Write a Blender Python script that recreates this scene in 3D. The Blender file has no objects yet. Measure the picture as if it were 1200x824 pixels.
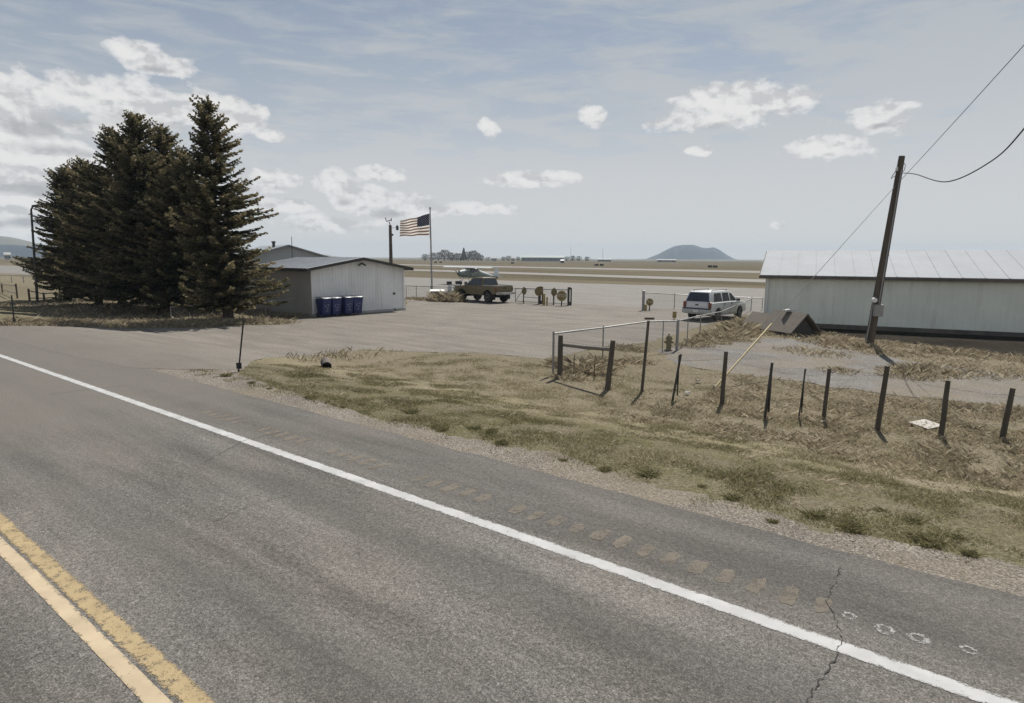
import bpy, bmesh, math, random
import numpy as np
from mathutils import Vector, Matrix, noise as mnoise
from mathutils.geometry import delaunay_2d_cdt
random.seed(7)
rng = np.random.default_rng(7)
S = bpy.context.scene
COL = S.collection
R = math.radians
PI = math.pi

# ------------------------------------------------------------------ camera
F, CH, HY, ROLL = 720.0, 3.0, 303.0, math.atan(.006)
PITCH = math.atan((412 - HY) / F)
cd = bpy.data.cameras.new('camera'); cam = bpy.data.objects.new('camera', cd); COL.objects.link(cam)
cd.sensor_fit = 'HORIZONTAL'; cd.sensor_width = 36; cd.lens = 36 * F / 1200
cd.clip_start = .1; cd.clip_end = 20000
cam.matrix_world = Matrix.Translation((0, 0, CH)) @ Matrix.Rotation(PI / 2 - PITCH, 4, 'X') @ Matrix.Rotation(ROLL, 4, 'Z')
S.camera = cam

def ray(px, py):
    x = (px - 600) / F; y = -(py - 412) / F
    c, s = math.cos(ROLL), math.sin(ROLL)
    x, y = x * c - y * s, x * s + y * c
    return Vector((x, math.cos(PITCH) + y * math.sin(PITCH), -math.sin(PITCH) + y * math.cos(PITCH)))

# road frame: E runs along the road, N across it towards the airfield
E = Vector((.791925, -.610618)); N = Vector((.610618, .791925)); RZ = math.atan2(E.y, E.x)
LOW = -.7
def Hs(s):
    t = min(1, max(0, (s - 7.7) / 6.3)); return LOW * t * t * (3 - 2 * t)
def H(x, y): return Hs(x * N.x + y * N.y)
def G(px, py):
    """the ground point seen at a photo pixel"""
    r = ray(px, py); a, b = .5, 6000.0
    for _ in range(60):
        m = math.sqrt(a * b); p = r * m
        if CH + p.z > H(p.x, p.y): a = m
        else: b = m
    p = r * a; return Vector((p.x, p.y, H(p.x, p.y)))
def VT(b, px, py):
    """the point above ground point b that is seen at px,py"""
    r = ray(px, py); h = Vector((b.x, b.y)); t = h.length_squared / (r.x * h.x + r.y * h.y)
    return Vector((0, 0, CH)) + r * t
def AT(px, py, dist):
    r = ray(px, py); t = dist / math.hypot(r.x, r.y); return Vector((0, 0, CH)) + r * t
def US(e, s, dz=0):
    p = E * e + N * s; return Vector((p.x, p.y, Hs(s) + dz))

# ------------------------------------------------------------------ materials
def nodes(name):
    m = bpy.data.materials.new(name); m.use_nodes = True
    nt = m.node_tree; return m, nt, nt.nodes, nt.links, nt.nodes['Principled BSDF']
def new(nt, t, **k):
    n = nt.nodes.new(t)
    for a, v in k.items(): setattr(n, a, v)
    return n
def noise(nt, vec, scale, detail=4, rough=.55, dist=0):
    n = new(nt, 'ShaderNodeTexNoise'); n.inputs['Scale'].default_value = scale
    n.inputs['Detail'].default_value = detail; n.inputs['Roughness'].default_value = rough
    n.inputs['Distortion'].default_value = dist
    if vec is not None: nt.links.new(vec, n.inputs['Vector'])
    return n.outputs['Fac']
def ramp(nt, fac, stops):
    n = new(nt, 'ShaderNodeValToRGB'); e = n.color_ramp.elements
    while len(e) < len(stops): e.new(.5)
    for q, (p, c) in zip(e, stops):
        q.position = p; q.color = (*c, 1) if hasattr(c, '__len__') else (c, c, c, 1)
    nt.links.new(fac, n.inputs[0]); return n.outputs[0]
def mix(nt, fac, a, b, mode='MIX'):
    n = new(nt, 'ShaderNodeMix', data_type='RGBA', blend_type=mode); n.clamp_factor = True
    for sock, v in ((n.inputs[0], fac), (n.inputs[6], a), (n.inputs[7], b)):
        if hasattr(v, 'is_linked'): nt.links.new(v, sock)
        elif hasattr(v, '__len__'): sock.default_value = (*v, 1)
        else: sock.default_value = v if sock == n.inputs[0] else (v, v, v, 1)
    return n.outputs[2]
def math_(nt, op, a, b=None, c=None):
    n = new(nt, 'ShaderNodeMath', operation=op)
    for i, v in enumerate((a, b, c)):
        if v is None: continue
        if hasattr(v, 'is_linked'): nt.links.new(v, n.inputs[i])
        else: n.inputs[i].default_value = v
    return n.outputs[0]
def bump(nt, p, h, strength, dist=.01):
    b = new(nt, 'ShaderNodeBump'); b.inputs['Strength'].default_value = strength; b.inputs['Distance'].default_value = dist
    nt.links.new(h, b.inputs['Height']); nt.links.new(b.outputs[0], p.inputs['Normal'])
def objco(nt, scale=None):
    t = new(nt, 'ShaderNodeTexCoord').outputs['Object']
    if scale:
        m = new(nt, 'ShaderNodeMapping'); m.inputs['Scale'].default_value = scale
        nt.links.new(t, m.inputs[0]); return m.outputs[0]
    return t

def M(name, c, rough=.6, metal=0, var=.25, scale=6, bmp=0, stretch=None, spec=None, c2=None):
    """paint, metal, wood, plastic: a colour with soft wear"""
    m, nt, _, L, p = nodes(name)
    v = objco(nt, stretch)
    n1 = noise(nt, v, scale, 6, .65); n2 = noise(nt, v, scale * .23, 2)
    f = math_(nt, 'ADD', math_(nt, 'MULTIPLY', n1, .6), math_(nt, 'MULTIPLY', n2, .4))
    dark = c2 if c2 else tuple(x * (1 - var) for x in c)
    lite = tuple(min(.95, x * (1 + var)) for x in c)
    col = ramp(nt, f, [(.3, dark), (.5, c), (.72, lite)])
    L.new(col, p.inputs['Base Color'])
    p.inputs['Roughness'].default_value = rough; p.inputs['Metallic'].default_value = metal
    if spec is not None: p.inputs['Specular IOR Level'].default_value = spec
    if bmp: bump(nt, p, n1, bmp, .01)
    return m

def asphalt(name, base, dusty, wheel=True, lane=False, grain=1.0, rough=.9, blend=None):
    m, nt, _, L, p = nodes(name); v = objco(nt)
    g1 = noise(nt, v, 62, 3, .8); g2 = noise(nt, v, 19, 4, .7)
    b1 = noise(nt, v, .5, 5, .6); b2 = noise(nt, objco(nt, (.12, .9, 1)), 1.6, 5, .65)
    dk = tuple(x * .42 for x in base); lt = tuple(min(.6, x * 1.75) for x in base)
    col = ramp(nt, g1, [(.25, dk), (.5, base), (.75, lt)])
    col = mix(nt, math_(nt, 'MULTIPLY', ramp(nt, b1, [(.38, 0), (.68, 1)]), .75), col, dusty, 'MIX')
    sp = ramp(nt, g2, [(.36, .82), (.64, 1.18)])
    col = mix(nt, grain, col, sp, 'MULTIPLY')
    for sc_, lo, hi in ((46, .84, 1.17), (120, .62, 1.4)):
        vo = new(nt, 'ShaderNodeTexVoronoi'); vo.inputs['Scale'].default_value = sc_; L.new(v, vo.inputs['Vector'])
        sc = new(nt, 'ShaderNodeSeparateColor'); L.new(vo.outputs['Color'], sc.inputs[0])
        col = mix(nt, grain, col, ramp(nt, sc.outputs[0], [(.1, lo), (.5, .96), (.92, hi)]), 'MULTIPLY')
    # tyre-worn streaks along the carriageway
    st = ramp(nt, b2, [(.36, .68), (.5, 1.0), (.64, 1.26)])
    col = mix(nt, .85 if lane else .5, col, st, 'MULTIPLY')
    if lane:
        sx = new(nt, 'ShaderNodeSeparateXYZ'); L.new(v, sx.inputs[0])
        y = math_(nt, 'ADD', sx.outputs[1], math_(nt, 'MULTIPLY', math_(nt, 'SUBTRACT', b1, .5), .5))
        # two dark wheel paths, a darker sealed shoulder
        def band(c, w):
            d = math_(nt, 'ABSOLUTE', math_(nt, 'SUBTRACT', y, c)); return math_(nt, 'SUBTRACT', 1.0, math_(nt, 'DIVIDE', d, w))
        w1 = math_(nt, 'MAXIMUM', band(2.55, .5), band(4.25, .45)); w1 = math_(nt, 'MAXIMUM', w1, band(.5, .5))
        w1 = math_(nt, 'MULTIPLY', math_(nt, 'MAXIMUM', w1, 0), .42)
        col = mix(nt, w1, col, (.06, .059, .058))
        sh = math_(nt, 'MULTIPLY', ramp(nt, math_(nt, 'MULTIPLY', math_(nt, 'SUBTRACT', y, 4.6), .5), [(.3, 0), (.42, 1)]), .34)
        col = mix(nt, sh, col, tuple(x * .55 for x in base))
        # brown grit tracked out of the driveway
        ex = math_(nt, 'MULTIPLY', math_(nt, 'ADD', sx.outputs[0], 9.0), -.09)
        dn = math_(nt, 'ADD', ex, math_(nt, 'SUBTRACT', b1, .5))
        col = mix(nt, math_(nt, 'MULTIPLY', ramp(nt, dn, [(.0, 0), (.5, 1)]), .8), col, mix(nt, .8, (.142, .13, .115), ramp(nt, g1, [(.36, .5), (.64, 1.5)]), 'MULTIPLY'))
    if blend:
        sx = new(nt, 'ShaderNodeSeparateXYZ'); L.new(v, sx.inputs[0])
        y = math_(nt, 'ADD', sx.outputs[1], math_(nt, 'MULTIPLY', math_(nt, 'SUBTRACT', b1, .5), 3.0))
        k_ = ramp(nt, math_(nt, 'MULTIPLY', math_(nt, 'SUBTRACT', y, 5.5), .14), [(.15, 1), (.95, 0)])
        col = mix(nt, math_(nt, 'MULTIPLY', k_, .9), col, mix(nt, .8, blend, ramp(nt, g1, [(.36, .5), (.64, 1.5)]), 'MULTIPLY'))
    L.new(col, p.inputs['Base Color']); p.inputs['Roughness'].default_value = rough
    p.inputs['Specular IOR Level'].default_value = .2
    bump(nt, p, g1, .5, .008)
    return m

def gravel(name, a, b, c):
    m, nt, _, L, p = nodes(name); v = objco(nt)
    vo = new(nt, 'ShaderNodeTexVoronoi'); vo.inputs['Scale'].default_value = 62; L.new(v, vo.inputs['Vector'])
    g2 = noise(nt, v, 22, 6, .75); b1 = noise(nt, v, .9, 6, .7)
    sx = new(nt, 'ShaderNodeSeparateColor'); L.new(vo.outputs['Color'], sx.inputs[0])
    col = ramp(nt, sx.outputs[0], [(.05, a), (.5, b), (.95, c)])
    col = mix(nt, .85, col, ramp(nt, g2, [(.33, .55), (.66, 1.4)]), 'MULTIPLY')
    col = mix(nt, .8, col, ramp(nt, b1, [(.33, .72), (.66, 1.22)]), 'MULTIPLY')
    d1 = noise(nt, v, .33, 6, .7)
    col = mix(nt, math_(nt, 'MULTIPLY', ramp(nt, d1, [(.45, 0), (.62, 1)]), .6), col, mix(nt, .8, (.21, .178, .13), ramp(nt, g2, [(.33, .6), (.66, 1.4)]), 'MULTIPLY'))
    L.new(col, p.inputs['Base Color']); p.inputs['Roughness'].default_value = .95
    p.inputs['Specular IOR Level'].default_value = .1
    bump(nt, p, vo.outputs['Distance'], .6, .02)
    return m

def earth(name):
    """dry grassland: straw, olive and bare soil in patches"""
    m, nt, _, L, p = nodes(name); v = objco(nt)
    f1 = noise(nt, v, 18, 6, .75); f2 = noise(nt, v, .9, 6, .65); f3 = noise(nt, v, .16, 5, .6); f4 = noise(nt, v, 4.5, 5, .7)
    straw = ramp(nt, f1, [(.3, (.11, .094, .068)), (.5, (.196, .17, .125)), (.7, (.305, .268, .204))])
    olive = ramp(nt, f1, [(.3, (.075, .071, .038)), (.5, (.148, .137, .077)), (.7, (.235, .212, .132))])
    sx = new(nt, 'ShaderNodeSeparateXYZ'); L.new(v, sx.inputs[0])
    near = ramp(nt, math_(nt, 'MULTIPLY', math_(nt, 'ADD', sx.outputs[1], math_(nt, 'MULTIPLY', f2, 4)), .05), [(.62, 1), (.78, .3)])
    col = mix(nt, math_(nt, 'MULTIPLY', ramp(nt, f2, [(.36, .1), (.56, .95)]), near), straw, olive)
    soil = ramp(nt, f1, [(.35, (.16, .13, .1)), (.65, (.3, .255, .2))])
    col = mix(nt, ramp(nt, f4, [(.52, 0), (.66, .65)]), col, soil)
    col = mix(nt, ramp(nt, f3, [(.45, 0), (.62, .5)]), col, straw)
    f6 = noise(nt, v, 70, 3, .8)
    col = mix(nt, .9, col, ramp(nt, f6, [(.32, .5), (.5, .97), (.68, 1.5)]), 'MULTIPLY')
    # wide mown bands and drifts out on the airfield
    f5 = noise(nt, objco(nt, (.0025, .02, 1)), 3, 4, .6)
    col = mix(nt, .9, col, ramp(nt, f5, [(.35, .66), (.65, 1.12)]), 'MULTIPLY')
    farf = ramp(nt, math_(nt, 'MULTIPLY', sx.outputs[1], .005), [(.2, 1), (.5, .74)])
    col = mix(nt, 1, col, farf, 'MULTIPLY')
    L.new(col, p.inputs['Base Color']); p.inputs['Roughness'].default_value = 1
    p.inputs['Specular IOR Level'].default_value = 0
    bump(nt, p, f4, .5, .06)
    return m

def blades(name, stops, trans=.25, attr='tint'):
    m, nt, _, L, p = nodes(name)
    a = new(nt, 'ShaderNodeAttribute', attribute_name=attr)
    col = ramp(nt, a.outputs['Fac'], stops)
    L.new(col, p.inputs['Base Color']); p.inputs['Roughness'].default_value = .85
    p.inputs['Specular IOR Level'].default_value = .15
    tr = new(nt, 'ShaderNodeBsdfTranslucent'); L.new(col, tr.inputs[0])
    ms = new(nt, 'ShaderNodeMixShader'); ms.inputs[0].default_value = trans
    L.new(p.outputs[0], ms.inputs[1]); L.new(tr.outputs[0], ms.inputs[2])
    L.new(ms.outputs[0], nt.nodes['Material Output'].inputs[0])
    return m

def cloth_mat(name, c):
    m, nt, _, L, p = nodes(name)
    col = mix(nt, 1, c, ramp(nt, noise(nt, objco(nt), 3, 4), [(.3, .88), (.7, 1.08)]), 'MULTIPLY')
    L.new(col, p.inputs['Base Color']); p.inputs['Roughness'].default_value = .9
    tr = new(nt, 'ShaderNodeBsdfTranslucent'); L.new(col, tr.inputs[0]); ms = new(nt, 'ShaderNodeMixShader'); ms.inputs[0].default_value = .5
    L.new(p.outputs[0], ms.inputs[1]); L.new(tr.outputs[0], ms.inputs[2]); L.new(ms.outputs[0], nt.nodes['Material Output'].inputs[0]); return m

def worn(name, c, thr, scale=9, rough=.8, amt=1.0, fine=95, edge=None):
    """paint or dirt with holes worn through it to the asphalt"""
    m, nt, _, L, p = nodes(name); v = objco(nt)
    n1 = noise(nt, v, scale, 8, .75); n2 = noise(nt, v, fine, 3, .7)
    f = math_(nt, 'ADD', math_(nt, 'MULTIPLY', n1, .6), math_(nt, 'MULTIPLY', n2, .4))
    if edge:   # the rim of the stripe frays first
        sx = new(nt, 'ShaderNodeSeparateXYZ'); L.new(v, sx.inputs[0])
        d = math_(nt, 'ABSOLUTE', math_(nt, 'SUBTRACT', sx.outputs[1], edge[0]))
        f = math_(nt, 'SUBTRACT', f, math_(nt, 'MULTIPLY', math_(nt, 'MAXIMUM', math_(nt, 'DIVIDE', math_(nt, 'SUBTRACT', d, edge[1] - .04), .04), 0), .14))
    k = ramp(nt, f, [(thr - .05, 0), (thr + .04, 1)])
    k = math_(nt, 'MULTIPLY', k, amt)
    col = mix(nt, 1, c, ramp(nt, noise(nt, v, 3, 5), [(.3, .82), (.7, 1.1)]), 'MULTIPLY')
    L.new(col, p.inputs['Base Color']); p.inputs['Roughness'].default_value = rough
    L.new(k, p.inputs['Alpha']); return m

def corrugated(name, c, rough=.5, metal=0, step=.2, axis=0, stain=(.3, .28, .24)):
    m, nt, _, L, p = nodes(name); v = objco(nt)
    n1 = noise(nt, objco(nt, (1, 1, .08)), 3.0, 6, .7); n2 = noise(nt, v, .6, 4)
    col = mix(nt, ramp(nt, n1, [(.5, 0), (.75, .34)]), c, stain)
    col = mix(nt, .8, col, ramp(nt, n2, [(.3, .9), (.7, 1.08)]), 'MULTIPLY')
    L.new(col, p.inputs['Base Color']); p.inputs['Roughness'].default_value = rough; p.inputs['Metallic'].default_value = metal
    return m

def chainlink(name, c=(.3, .3, .3), pitch=.055, wire=.07):
    m, nt, _, L, p = nodes(name)
    uv = new(nt, 'ShaderNodeUVMap').outputs[0]
    sx = new(nt, 'ShaderNodeSeparateXYZ'); L.new(uv, sx.inputs[0])
    a = math_(nt, 'ADD', sx.outputs[0], sx.outputs[1]); b = math_(nt, 'SUBTRACT', sx.outputs[0], sx.outputs[1])
    def ln(q):
        fr = math_(nt, 'FRACT', math_(nt, 'DIVIDE', q, pitch * 1.414)); return math_(nt, 'LESS_THAN', fr, wire)
    k = math_(nt, 'MAXIMUM', ln(a), ln(b))
    L.new(k, p.inputs['Alpha']); p.inputs['Base Color'].default_value = (*c, 1)
    p.inputs['Roughness'].default_value = .5; p.inputs['Metallic'].default_value = .6
    return m

def ss_(px, py):
    g_ = G(px, py); return g_.x * N.x + g_.y * N.y
YC = ((ss_(170, 824) + ss_(202, 824)) / 2, (ss_(210, 824) + ss_(256, 824)) / 2)
MT = dict(
    road=asphalt('road_asphalt', (.128, .121, .113), (.158, .143, .125), True, True),
    lot=asphalt('lot_asphalt', (.16, .146, .129), (.205, .184, .158), True, False, .7, blend=(.138, .127, .113)),
    apron=asphalt('apron_asphalt', (.185, .175, .163), (.21, .197, .18), False, False, .4),
    taxi=asphalt('taxiway_asphalt', (.215, .205, .192), (.235, .222, .205), False, False, .3),
    shoulder=gravel('shoulder_gravel', (.105, .093, .08), (.18, .16, .137), (.3, .268, .232)),
    yard=gravel('yard_gravel', (.115, .109, .102), (.175, .166, .156), (.265, .252, .237)),
    soil=M('shaded_soil', (.036, .032, .027), 1, var=.5, scale=3, bmp=.6, spec=0),
    earth=earth('dry_grassland'),
    blade=blades('grass_blades', [(0, (.125, .122, .055)), (.3, (.215, .2, .105)), (.55, (.31, .272, .175)), (.8, (.43, .375, .26)), (1, (.6, .53, .39))], .45),
    dry=blades('dry_grass_blades', [(0, (.15, .122, .08)), (.4, (.285, .24, .163)), (.75, (.43, .366, .262)), (1, (.62, .54, .41))], .4),
    weed=blades('weed_blades', [(0, (.095, .096, .042)), (.6, (.19, .175, .09)), (1, (.33, .29, .175))], .45),
    needle=blades('spruce_needles', [(0, (.028, .033, .017)), (.45, (.08, .08, .043)), (.75, (.18, .155, .088)), (1, (.34, .285, .17))], .36),  # paler warm end paints the sunlit bough tips
    bare=blades('bare_twigs', [(0, (.1, .083, .064)), (.6, (.2, .168, .128)), (1, (.34, .29, .22))], .2),
    bark=M('bark', (.06, .046, .035), .95, var=.4, scale=8, bmp=.8, stretch=(1, 1, .2)),
    pole=M('creosote_pole', (.095, .075, .058), .9, var=.45, scale=9, bmp=.5, stretch=(1, 1, .06)),
    wood=M('weathered_post', (.1, .085, .066), .95, var=.4, scale=12, bmp=.6, stretch=(1, 1, .12)),
    rail=M('grey_timber', (.19, .175, .15), .95, var=.35, scale=9, bmp=.5, stretch=(.15, 1, 1)),
    ply=M('old_plywood', (.42, .4, .36), .9, var=.2, scale=5),
    steel=M('galvanised_steel', (.3, .3, .295), .5, .55, .2, 7),
    dsteel=M('dark_steel', (.07, .068, .062), .6, .4, .35, 9),
    wire=M('fence_wire', (.12, .115, .11), .6, .5),
    cable=M('black_cable', (.03, .03, .03), .6),
    black=M('black_plastic', (.02, .02, .021), .55, var=.2),
    rubber=M('tyre_rubber', (.025, .025, .026), .85, var=.25),
    rim=M('alloy_rim', (.42, .43, .45), .35, .7, .1),
    drim=M('dusty_rim', (.2, .19, .175), .6, .4, .2),
    white_paint=worn('white_road_paint', (.41, .412, .41), .385, 9, edge=(5.08, .088)),
    yellow_paint=worn('yellow_road_paint', (.44, .355, .24), .36, 8, edge=(YC[0], .066)),
    yellow_worn=worn('worn_yellow_paint', (.36, .275, .15), .44, 10, edge=(YC[1], .09)),
    groove=worn('groove_dirt', (.2, .172, .138), .46, 7, .95, .72),
    crack=worn('crack_fill', (.03, .029, .028), .3, 8, .9, 1),
    ring=worn('chipped_ring', (.4, .395, .385), .5, 16, .9, .85),
    siding=corrugated('painted_siding', (.78, .78, .77)),
    siding_shaded=corrugated('shaded_siding', (.4, .385, .36)),  # darker copy of the white siding, the side wall's shade put into its colour
    hangar=corrugated('hangar_siding', (.8, .82, .725), stain=(.36, .33, .27)),
    roof=corrugated('metal_roof', (.3, .322, .35), .8, 0, stain=(.19, .19, .19)),
    roof_green=corrugated('green_roof', (.25, .285, .3), .5),
    house=corrugated('grey_house_siding', (.36, .39, .41)),
    fascia=M('dark_fascia', (.055, .052, .048), .7, var=.3),
    oldtrim=M('weathered_eave', (.13, .115, .098), .9, var=.5, scale=3),
    white=M('white_enamel', (.72, .72, .71), .5, var=.06),
    concrete=M('concrete', (.4, .385, .36), .9, var=.18, scale=8, bmp=.3),
    bin=M('blue_bin_plastic', (.02, .03, .115), .5, var=.18),
    binmark=M('pale_bin_print', (.22, .23, .27), .6, var=.3),
    binlid=M('bin_lid_plastic', (.3, .31, .33), .3, var=.1),  # lid colour lightened to carry the glare on its top
    suv=M('white_car_paint', (.74, .745, .75), .22, var=.04, scale=1.5, spec=.6),
    suvlow=M('silver_bumper', (.46, .45, .43), .4, var=.12),
    brown=M('brown_car_paint', (.15, .122, .07), .45, var=.22, scale=2.5, spec=.5),
    tail=M('brown_tailgate', (.16, .125, .065), .4, var=.18, scale=3),
    glass=M('dark_car_glass', (.012, .014, .03), .06, var=.1, spec=.8),
    taillight=M('tail_lamp', (.2, .055, .025), .25, var=.15),
    headlight=M('head_lamp', (.6, .6, .58), .15, var=.08),
    chrome=M('chrome', (.5, .5, .5), .2, .9, .08),
    amber=M('amber_tape', (.34, .26, .1), .7, var=.25),
    guard=M('yellow_guard', (.42, .34, .17), .6, var=.2, scale=5),
    signface=M('faded_sign_red', (.22, .15, .05), .6, var=.2, scale=4),
    signink=M('pale_sign_ink', (.5, .46, .36), .6, var=.1),
    signback=M('sign_back', (.19, .155, .075), .6, .3, .3, 5),
    red=cloth_mat('flag_red', (.2, .11, .065)), fwhite=cloth_mat('flag_white', (.82, .8, .76)),
    fblue=cloth_mat('flag_blue', (.028, .032, .05)),
    hydrant=M('hydrant_paint', (.2, .155, .07), .5, var=.25),
    shingle=M('brown_shingle', (.15, .13, .105), .9, var=.3, scale=14),
    plane_white=M('plane_white', (.6, .62, .62), .35, var=.08), plane_green=M('plane_green', (.16, .2, .18), .4, var=.12),
    hill=M('hill_scrub', (.12, .115, .08), 1, var=.35, scale=.012), butte=M('butte_hazed_scrub', (.03, .042, .06), 1, var=.3, scale=.012),  # butte's bluish base colour holds some of the distance haze
    farpale=M('far_pale_wall', (.36, .36, .34), .8, var=.1),
    farroof=M('far_roof', (.34, .38, .36), .7, var=.1), farwall=M('far_wall', (.2, .21, .195), .8, var=.15),
    paper=M('paper_litter', (.5, .49, .47), .9, var=.05),
    link=chainlink('chain_link'),
)

# ------------------------------------------------------------------ mesh building
class MB:
    def __init__(s): s.v = []; s.f = []; s.uv = None
    def add(s, vs, fs):
        o = len(s.v); s.v += [Vector(q) for q in vs]; s.f += [tuple(i + o for i in f) for f in fs]; return s
    def box(s, c, size, rz=0, mat=None):
        x, y, z = (q / 2 for q in size); c = Vector(c)
        m = mat if mat else Matrix.Rotation(rz, 3, 'Z')
        vs = [c + m @ Vector((a * x, b * y, d * z)) for d in (-1, 1) for a, b in ((-1, -1), (1, -1), (1, 1), (-1, 1))]
        return s.add(vs, [(3, 2, 1, 0), (4, 5, 6, 7), (0, 1, 5, 4), (1, 2, 6, 5), (2, 3, 7, 6), (3, 0, 4, 7)])
    def tube(s, pts, rad, n=8, caps=True):
        pts = [Vector(p) for p in pts]
        if not hasattr(rad, '__len__'): rad = [rad] * len(pts)
        o = len(s.v); a0 = None
        for i, p in enumerate(pts):
            d = (pts[min(i + 1, len(pts) - 1)] - pts[max(i - 1, 0)]).normalized()
            if a0 is None: a0 = d.orthogonal().normalized()
            a0 = (a0 - d * a0.dot(d)).normalized(); b0 = d.cross(a0)
            for k in range(n):
                t = 2 * PI * k / n; s.v.append(p + (a0 * math.cos(t) + b0 * math.sin(t)) * rad[i])
        for i in range(len(pts) - 1):
            for k in range(n):
                k2 = (k + 1) % n; s.f.append((o + i * n + k, o + i * n + k2, o + i * n + n + k2, o + i * n + n + k))
        if caps:
            s.f.append(tuple(o + k for k in reversed(range(n)))); q = o + (len(pts) - 1) * n
            s.f.append(tuple(q + k for k in range(n)))
        return s
    def prism(s, poly, a, b, fn):
        """poly: 2-D outline; fn(u, v, w) -> 3-D; w runs a..b"""
        n = len(poly); vs = [fn(u, v, a) for u, v in poly] + [fn(u, v, b) for u, v in poly]
        fs = [tuple(range(n - 1, -1, -1)), tuple(range(n, 2 * n))] + [(i, (i + 1) % n, n + (i + 1) % n, n + i) for i in range(n)]
        return s.add(vs, fs)
    def lathe(s, prof, c=(0, 0, 0), n=16, axis='Z'):
        c = Vector(c); o = len(s.v)
        for r, z in prof:
            for k in range(n):
                t = 2 * PI * k / n; x, y = r * math.cos(t), r * math.sin(t)
                s.v.append(c + Vector((x, y, z) if axis == 'Z' else (x, z, y) if axis == 'Y' else (z, x, y)))
        for i in range(len(prof) - 1):
            for k in range(n):
                k2 = (k + 1) % n; s.f.append((o + i * n + k, o + i * n + k2, o + i * n + n + k2, o + i * n + n + k))
        s.f.append(tuple(o + k for k in range(n))); q = o + (len(prof) - 1) * n; s.f.append(tuple(q + k for k in range(n)))
        return s
    def build(s, name, mat, parent=None, off=None, smooth=False, bevel=0):
        me = bpy.data.meshes.new(name)
        o_ = Vector(off) if off is not None else Vector((0, 0, 0))
        me.from_pydata([tuple(v - o_) for v in s.v], [], s.f); me.validate()
        bm = bmesh.new(); bm.from_mesh(me); bmesh.ops.recalc_face_normals(bm, faces=bm.faces); 
        if bevel:
            ed = [e for e in bm.edges if len(e.link_faces) == 2 and e.calc_face_angle(0) > .5]
            bmesh.ops.bevel(bm, geom=ed, offset=bevel, segments=2, affect='EDGES', profile=.5, clamp_overlap=True)
        bm.to_mesh(me); bm.free()
        if smooth:
            me.polygons.foreach_set('use_smooth', [True] * len(me.polygons))
            try: me.set_sharp_from_angle(angle=R(40))
            except Exception: pass
        me.materials.append(mat)
        ob = bpy.data.objects.new(name, me); COL.objects.link(ob)
        if parent: ob.parent = parent
        elif off is not None: ob.location = o_
        return ob
def tag(o, label=None, cat=None, group=None, kind=None):
    if label: o['label'] = label
    if cat: o['category'] = cat
    if group: o['group'] = group
    if kind: o['kind'] = kind
    return o
def thing(name, loc, label, cat, group=None, rz=0):
    o = bpy.data.objects.new(name, None); COL.objects.link(o); o.location = loc; o.rotation_euler = (0, 0, rz)
    o.empty_display_size = .3
    return tag(o, label, cat, group)
def copy_tree(o, parent=None):
    c = o.copy(); COL.objects.link(c); c.parent = parent
    for ch in list(o.children): copy_tree(ch, c)
    return c
def fast_mesh(name, co, faces, mat, attr=None, loc=None, parent=None):
    """numpy arrays -> mesh; faces all the same size"""
    me = bpy.data.meshes.new(name); nv, nf, k = len(co), len(faces), faces.shape[1]
    me.vertices.add(nv); me.vertices.foreach_set('co', np.asarray(co, np.float32).ravel())
    me.loops.add(nf * k); me.loops.foreach_set('vertex_index', faces.astype(np.int32).ravel())
    me.polygons.add(nf); me.polygons.foreach_set('loop_start', np.arange(0, nf * k, k, dtype=np.int32))
    me.polygons.foreach_set('loop_total', np.full(nf, k, np.int32))
    me.update(calc_edges=True)
    if attr is not None:
        a = me.attributes.new('tint', 'FLOAT', 'FACE'); a.data.foreach_set('value', np.asarray(attr, np.float32))
    me.materials.append(mat)
    ob = bpy.data.objects.new(name, me); COL.objects.link(ob)
    if loc is not None: ob.location = loc
    if parent: ob.parent = parent
    return ob

# ------------------------------------------------------------------ ground and paving
def local(p):  # world xy -> road frame
    return Vector((p[0] * E.x + p[1] * E.y, p[0] * N.x + p[1] * N.y))
def densify(poly, step, rag, seed, close=True):
    out = []; n = len(poly)
    for i in range(n if close else n - 1):
        a, b = Vector(poly[i][:2]), Vector(poly[(i + 1) % n][:2]); k = max(1, min(400, int((b - a).length / step)))
        for j in range(k):
            p = a.lerp(b, j / k)
            if rag:
                p = p + Vector((mnoise.noise(Vector((p.x * 1.3, p.y * 1.3, seed))) + .5 * mnoise.noise(Vector((p.x * 5, p.y * 5, seed))),
                                mnoise.noise(Vector((p.x * 1.3, p.y * 1.3, seed + 9))) + .5 * mnoise.noise(Vector((p.x * 5, p.y * 5, seed + 9))))) * rag
            out.append(p)
    return out
def inside(poly, x, y):
    """numpy even-odd test"""
    r = np.zeros(x.shape, bool); n = len(poly)
    for i in range(n):
        x1, y1 = poly[i][0], poly[i][1]; x2, y2 = poly[(i + 1) % n][0], poly[(i + 1) % n][1]
        if y1 == y2: continue
        c = ((y1 > y) != (y2 > y)) & (x < (x2 - x1) * (y - y1) / (y2 - y1) + x1); r ^= c
    return r
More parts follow.
